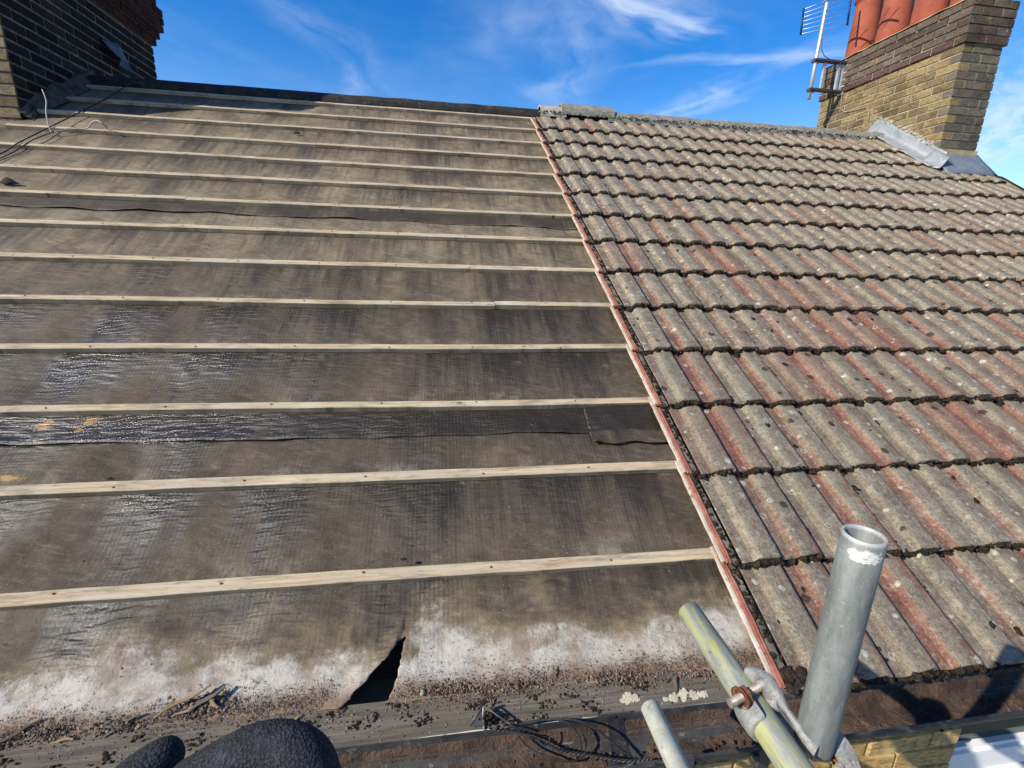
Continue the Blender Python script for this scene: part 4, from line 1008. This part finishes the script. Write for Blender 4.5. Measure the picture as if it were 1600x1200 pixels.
# splinters and twigs
def splinter(x, s, n, L_, ang, wd, m_, lab, grp):
    b_ = MB(); rows_ = []
    for i in range(7):
        u = i / 6; ww = wd * (.35 + .65 * sin(pi * min(.85, max(.12, u)))) * (1 + .3 * nz(u * 4, x * 9)); e = .10 * L_ * nz(u * 2, s * 30)
        rows_.append([(L_ * (u - .5), e - ww, -.3 * wd), (L_ * (u - .5), e - ww * .8, wd * .6), (L_ * (u - .5), e + ww * .8, wd * .7), (L_ * (u - .5), e + ww, -.3 * wd)])
    b_.grid(rows_, smooth=False); b_.add(rows_[0], [(0, 1, 2, 3)]); b_.add(rows_[-1], [(3, 2, 1, 0)])
    o_ = b_.build('wood_splinter', m_); o_.matrix_world = Matrix.Rotation(TH, 4, 'X') @ Matrix.Translation((x, s, (felt_n(x, s) + .006 + (n + .030) * .6 if s > -.345 else bn(s) + .004))) @ Matrix.Rotation(ang, 4, 'Z') @ Matrix.Rotation(R_.uniform(-.12, .12), 4, 'Y')
    tag(o_, lab, 'splinter', grp)
SG = 'wood splinters at the foot of the felt'
for a in ((-1.545, -.298, -.012, .125, .52, .0042, CHIP, 'long pale splinter lying across the dirt heap left of the tear'), (-1.49, -.300, -.010, .085, .60, .0052, OLDWOOD, 'dark stub of wood topping the dirt heap left of the tear'),
          (-1.475, -.308, -.013, .040, -.75, .0045, CHIP, 'short orange chip stuck in the dirt heap left of the tear'), (-1.53, -.318, -.018, .07, .35, .003, CHIP, 'thin splinter under the long one in the dirt heap'),
          (-1.67, -.335, -.03, .075, .55, .004, OLDWOOD, 'grey splinter in the dirt above the glove'), (-1.90, -.33, -.028, .10, .5, .004, OLDWOOD, 'dark splinter in the dirt at the far left'),
          (-1.79, -.352, -.032, .05, .1, .004, CHIP, 'pale orange chip at the lower left of the dirt'), (-.60, -.318, -.018, .030, 1.2, .0028, OLDWOOD, 'small dark splinter standing in the dirt right of the tear'),
          (-.265, -.385, -.034, .055, 1.15, .0042, OLDWOOD, 'dark curl of bark on the board by the gutter joint'), (-.21, -.378, -.035, .06, -.25, .0025, OLDWOOD, 'thin twig crossing the bark by the gutter joint'),
          (-.56, -.365, -.035, .045, -.5, .0022, OLDWOOD, 'thin black twig on the board right of the bracket'), (-1.30, -.373, -.036, .05, .2, .003, OLDWOOD, 'grey twig on the board above the glove'), (-1.27, -.366, -.034, .03, .9, .003, CHIP, 'yellowish chip on the board above the glove')):
    splinter(*a, SG)
for i, (x, s, wx, lab) in enumerate(((-.405, -.402, .028, 'round patch of cream filler beside the short tube end'), (-.245, -.412, .075, 'long patch of cream filler under the tube end'))):
    b = MB()
    for k in range(110):
        uu = max(-.8, min(.8, R_.gauss(0, .4))); rough_lump(b, (wx * uu, R_.gauss(0, .006) * (1.2 - abs(uu)), R_.uniform(-.001, .0012)), R_.uniform(.004, .008), 0, .13)
    o = b.build('filler_patch', FOAM); o.matrix_world = Matrix.Rotation(TH, 4, 'X') @ Matrix.Translation((x, s, bn(s) + .001)); tag(o, lab, 'filler')
b = MB(); rough_lump(b, (0, 0, 0), .009, 0, .7, .3, 2); o = b.build('pebble', MORTAR); o.location = RW(-.955, -.335, -.02); tag(o, 'pale pebble in the dirt right of the tear', 'pebble')
b = MB(); rough_lump(b, (0, 0, 0), .006, 0, .5, .4, 1); o = b.build('leaf_scrap', simple('yellow_leaf', (.30, .28, .05), (.42, .40, .12), 40)); o.location = RW(-.63, -.375, -.036); tag(o, 'tiny yellow green leaf scrap on the board', 'leaf')

# ------------------------------------------------------------------ bracket and cable tangle by the gutter
clip = empty('gutter_clip', (-.80, -.33, -.21), label='small black triangular clip standing where the cables meet the board', cat='clip'); KO = Vector((-.80, -.33, -.21))
b = MB(); apex = Vector((-.801, -.336, -.186)); l0 = Vector((-.838, -.362, -.218)); r0 = Vector((-.712, -.392, -.214))
for p, q in ((l0, apex), (apex, r0)):
    dirv = (q - p); b.tube([p, p.lerp(q, .5), q], [.0022, .0025, .0030], 6)
cpart('clip_rib', b, BLACKP, clip, KO)
b = MB(); b.add([l0, apex, Vector((-.801, -.366, -.216)), l0 + Vector((0, .003, 0)), apex + Vector((0, .003, 0)), Vector((-.801, -.363, -.216))], [(0, 1, 2), (3, 5, 4), (0, 3, 4, 1), (1, 4, 5, 2), (2, 5, 3, 0)]); cpart('clip_plate', b, BLACKP, clip, KO)
b = MB(); b.tube([apex, (-.802, -.352, -.205), (-.800, -.366, -.232)], .0026, 7); cpart('clip_pin', b, simple('old_tin', (.30, .29, .26), (.42, .40, .37), 40, .6), clip, KO)
b = MB()
for k in range(34): rough_lump(b, (R_.gauss(-.788, .008), R_.gauss(-.352, .006), R_.uniform(-.222, -.192)), R_.uniform(.002, .005), 0, 1)
cpart('clip_dirt', b, MOSS, clip, KO)['kind'] = 'stuff'
def helix(path, rr, pitch, ph):
    out = []; acc = 0; P = smooth_path(path, 14)
    for i in range(len(P)):
        if i: acc += (P[i] - P[i - 1]).length
        t = (P[min(i + 1, len(P) - 1)] - P[max(i - 1, 0)]).normalized(); u = t.cross(Vector((0, 0, 1))).normalized(); v_ = u.cross(t)
        a = acc / pitch * 2 * pi + ph; out.append(P[i] + u * cos(a) * rr + v_ * sin(a) * rr)
    return out
V = Vector
tw = [V((-.775, -.372, -.224)), V((-.70, -.384, -.236)), V((-.62, -.412, -.262)), V((-.55, -.430, -.268)), V((-.47, -.455, -.266)), V((-.43, -.468, -.258)), V((-.40, -.480, -.24))]
b = MB()
for ph in (0, pi): b.tube(helix(tw, .0028, .022, ph), .0024, 6)
tag(b.build('twisted_cable', RUBBER), 'twisted black cable running along the gutter to the short tube', 'cable')
for pts, r, lab in (([V((-.745, -.372, -.222)), V((-.69, -.372, -.218)), V((-.63, -.376, -.208)), V((-.585, -.392, -.212)), V((-.565, -.412, -.236)), V((-.560, -.425, -.262))], .0022, 'thin black wire looping over the gutter back edge'),
                    ([V((-.72, -.384, -.235)), V((-.69, -.405, -.255)), V((-.65, -.425, -.262)), V((-.60, -.440, -.268)), V((-.56, -.432, -.268)), V((-.545, -.412, -.258)), V((-.553, -.395, -.240))], .0022, 'thin black wire loop lying in the gutter silt'),
                    ([V((-.75, -.372, -.222)), V((-.66, -.372, -.212)), V((-.58, -.385, -.205)), V((-.52, -.405, -.222)), V((-.47, -.43, -.255)), V((-.44, -.45, -.268))], .003, 'thicker black wire arching along the gutter to its joint'),
                    ([V((-.70, -.385, -.238)), V((-.675, -.392, -.236)), V((-.655, -.405, -.25)), V((-.64, -.40, -.248)), V((-.63, -.386, -.236))], .0018, 'short grey wire curl beside the twisted cable')):
    b = MB(); b.tube(smooth_path(pts), r, 6); tag(b.build('loose_wire', RUBBER), lab, 'wire')

# ------------------------------------------------------------------ scaffold
def pipe(name, p0, p1, r, m_, lab, th=.0036, closed0=True):
    p0, p1 = Vector(p0), Vector(p1); L_ = (p1 - p0).length; b_ = MB()
    prof = [(r, 0.0), (r, L_ * .25), (r, L_ * .5), (r, L_ * .75), (r, L_ - .0012), (r - .0010, L_), (r - th + .0008, L_), (r - th, L_ - .0012), (r - th, L_ - .16), (r - th, 0)]
    b_.lathe(prof, 40); b_.add([(r * cos(2 * pi * k / 40), r * sin(2 * pi * k / 40), 0) for k in range(40)], [tuple(range(40))[::-1]])
    o_ = b_.build(name, m_); o_.location = p0; o_.rotation_mode = 'QUATERNION'; o_.rotation_quaternion = Vector((0, 0, 1)).rotation_difference(p1 - p0)
    if lab: tag(o_, lab, 'scaffold tube', 'scaffold tubes at the eaves')
    return o_
SXc, SYc = -.3915, -.846
pipe('scaffold_tube', (SXc, SYc, .284), (SXc - .001, SYc + .001, .612), .0233, GALV, 'upright grey scaffold tube with a white mark below its open top')
pipe('scaffold_tube', (-.4565, -1.30, .294), (-.4435, -.600, .294), .0212, YELT, 'yellow streaked scaffold tube pointing up the roof beside the cut tiles')
pipe('scaffold_tube', (-.447, -1.30, -.035), (-.4445, -.512, -.035), .0214, simple('pale_tube', (.34, .35, .29), (.46, .46, .38), 30, .6, .0008, .4, .15, c3=(.24, .25, .22), s3=80), 'short pale scaffold tube end low over the gutter')
cpl = empty('scaffold_coupler', (-.43, -.815, .29), label='grey steel coupler with rusty nuts clamping the two scaffold tubes', cat='coupler'); PO = Vector((-.43, -.815, .29))
def ring_part(name, c, axis, r, wd, a0, a1, th, m_, lip=True):
    """cast band round a tube, rounded in section"""
    b_ = MB(); sec = [(0, -wd / 2), (th * .75, -wd / 2 + .001), (th, -wd * .3), (th * 1.15, 0), (th, wd * .3), (th * .75, wd / 2 - .001), (0, wd / 2)]
    n = 26; rows_ = []
    q = Matrix(((1, 0, 0), (0, 0, 1), (0, 1, 0))) if abs(axis.y) > .5 else Matrix.Identity(3)
    for i in range(n + 1):
        a = a0 + (a1 - a0) * i / n; k = 1 + (.25 * (1 if i in (0, n) else 0))
        rows_.append([Vector(c) + q @ Vector(((r + t_ * k) * cos(a), (r + t_ * k) * sin(a), z_)) for t_, z_ in sec])
    b_.grid(rows_); b_.add(rows_[0], [tuple(range(7))]); b_.add(rows_[-1], [tuple(range(7))[::-1]])
    b_.grid([[r_[-1] for r_ in rows_], [r_[0] for r_ in rows_]])
    return cpart(name, b_, m_, cpl, PO)
def bolt(p0, p1, r, m_, name='bolt'):
    b_ = MB(); p0, p1 = Vector(p0), Vector(p1); L_ = (p1 - p0).length; n = int(L_ / .0011); prof = [(0, 0)]
    for i in range(n): prof += [(r * (.86 if i % 2 else 1.03), L_ * (i + .5) / n)]
    prof += [(r * .8, L_), (0, L_)]
    Tm = Matrix.Translation(p0) @ (p1 - p0).to_track_quat('Z', 'Y').to_matrix().to_4x4(); b_.lathe(prof, 14, Tm, smooth=False); return cpart(name, b_, m_, cpl, PO)
def nut(c, d_, r, h, m_):
    b_ = MB(); Tm = Matrix.Translation(c) @ Vector(d_).to_track_quat('Z', 'Y').to_matrix().to_4x4()
    b_.lathe([(r * .55, 0), (r * .95, 0), (r, h * .15), (r, h * .85), (r * .92, h), (r * .55, h)], 6, Tm, smooth=False); b_.lathe([(r * 1.15, -.003), (r * 1.15, 0), (r * .5, 0)], 18, Tm, smooth=False)
    return cpart('nut', b_, m_, cpl, PO)
yA = V((0, 1, 0)); TXc = -.448
ring_part('clamp_band', (TXc, -.806, .294), yA, .0216, .042, radians(112), radians(330), .0062, CASTG)
ring_part('clamp_band', (SXc, SYc, .278), V((0, 0, 1)), .0236, .040, radians(-20), radians(140), .0060, CASTG)
# flap (hinged half) standing between the tubes: a cast plate with a raised middle
b = MB(); rows_ = []
fp0, fp1, fp2, fp3 = V((-.436, -.752, .318)), V((-.426, -.785, .324)), V((-.419, -.815, .317)), V((-.410, -.868, .297))
side = V((.40, .15, .90)).normalized(); nrm = V((-.75, -.45, .5)).normalized()
pth = smooth_path([fp0, fp1, fp2, fp3], 8)
for i, p in enumerate(pth):
    u = i / (len(pth) - 1); hw = .0052 + .0120 * max(0, 1 - abs(u - .36) / .34) ** .6 + .022 * max(0, (u - .72)); bul = .006 * max(0, 1 - abs(u - .42) / .25)
    row = []
    for k in range(10):
        a = 2 * pi * k / 10; row.append(p + side * hw * cos(a) + nrm * (.0055 + bul) * sin(a))
    row.append(row[0]); rows_.append(row)
b.grid(rows_); b.add([rows_[0][k] for k in range(10)], [tuple(range(10))]); b.add([rows_[-1][k] for k in range(10)], [tuple(range(10))[::-1]])
cpart('clamp_flap', b, CASTG, cpl, PO)
# saddle block that joins the two halves
b = MB(); b.box((-.434, -.835, .262), (-.413, -.790, .300), jit=.002); b.tube([(-.428, -.79, .300), (-.420, -.812, .316)], .010, 12); cpart('saddle', b, CASTG, cpl, PO)
bolt((-.4960, -.8040, .3190), (-.424, -.783, .325), .0060, BOLT); nut((-.4745, -.7978, .3211), (.95, .28, .08), .0128, .0115, RUST)
bolt((-.385, -.880, .276), (-.352, -.862, .270), .0055, BOLT); nut((-.362, -.868, .272), (.87, .48, -.1), .0115, .010, RUST)
b = MB(); b.tube([(-.440, -.786, .3225), (-.428, -.783, .325), (-.420, -.782, .326)], [.0075, .0085, .007], 12); cpart('bolt_eye', b, CASTG, cpl, PO)
b = MB(); rows_ = []
for i in range(9):
    u = i / 8; p = V((-.372, -.846, .305)).lerp(V((-.352, -.888, .268)), u); hw = .006 + .010 * sin(pi * u)
    row = [p + V((.5, .25, .8)).normalized() * hw * cos(2 * pi * k / 10) + V((.8, -.3, -.4)).normalized() * .005 * sin(2 * pi * k / 10) for k in range(10)]; row.append(row[0]); rows_.append(row)
b.grid(rows_); cpart('clamp_flap', b, CASTG, cpl, PO)

# ------------------------------------------------------------------ gloved hand of the photographer
hand = MB()
def ray(px_, py_, t):
    cx, cy = (px_ - 800) / 727.17, (py_ - 600) / 727.17; return CAM + (rt * cx + dn * cy + fw) * t
def H(x, y, z): return V((x, y, z))
def limb(pts, rs):
    P = [V(p) for p in pts]
    for i in range(len(P) - 1):
        n = 6
        for k in range(n): pass
    path = smooth_path(P, 5); rr = []
    for i in range(len(path)):
        u = i / (len(path) - 1) * (len(rs) - 1); k = min(int(u), len(rs) - 2); rr.append(rs[k] + (rs[k + 1] - rs[k]) * (u - k))
    hand.tube(path, rr, 14)
    for p, r_ in ((path[0], rr[0]), (path[-1], rr[-1])):
        ico = LUMP[2]; hand.add([V(q) * r_ * .99 + p for q in ico[0]], ico[1], 0, True)
# wrist and palm, then a thumb and four bent fingers of different length
limb([(-1.30, -1.36, .42), (-1.20, -1.24, .475), (-1.135, -1.13, .515), (-1.085, -1.055, .54)], [.045, .040, .034, .036])
limb([(-1.12, -1.09, .535), (-1.075, -1.035, .548), (-1.048, -1.015, .552)], [.034, .034, .026])
limb([(-1.10, -1.11, .515), (-1.06, -1.06, .52), (-1.035, -1.035, .525)], [.034, .034, .026])
limb([(-1.066, -1.012, .567), (-1.023, -1.004, .585), (-.990, -1.012, .583), (-.980, -1.024, .556), (-.990, -1.040, .536)], [.020, .0175, .0165, .0152, .0135])
limb([(-1.050, -1.025, .540), (-1.005, -1.028, .550), (-.965, -1.038, .540), (-.962, -1.048, .515), (-.98, -1.06, .50)], [.019, .0165, .0150, .0142, .0125])
limb([(-1.050, -1.045, .522), (-1.008, -1.048, .525), (-.972, -1.056, .515), (-.972, -1.063, .492), (-.99, -1.072, .48)], [.018, .0155, .0142, .0135, .012])
limb([(-1.058, -1.068, .508), (-1.02, -1.068, .505), (-.992, -1.072, .495), (-.992, -1.078, .475), (-1.005, -1.084, .466)], [.016, .0138, .0125, .012, .011])
limb([(-1.13, -1.07, .530), (-1.125, -1.030, .545), (-1.113, -1.003, .560), (-1.096, -.988, .567)], [.022, .0195, .0175, .0150])
o = hand.build('person', GLOVE, recalc=True); tag(o, 'hand in a black knitted glove with bent fingers at the bottom edge', 'person')
rm = o.modifiers.new('skin', 'REMESH'); rm.mode = 'VOXEL'; rm.voxel_size = .0022; rm.use_smooth_shade = True
sm_ = o.modifiers.new('relax', 'SMOOTH'); sm_.factor = .6; sm_.iterations = 6
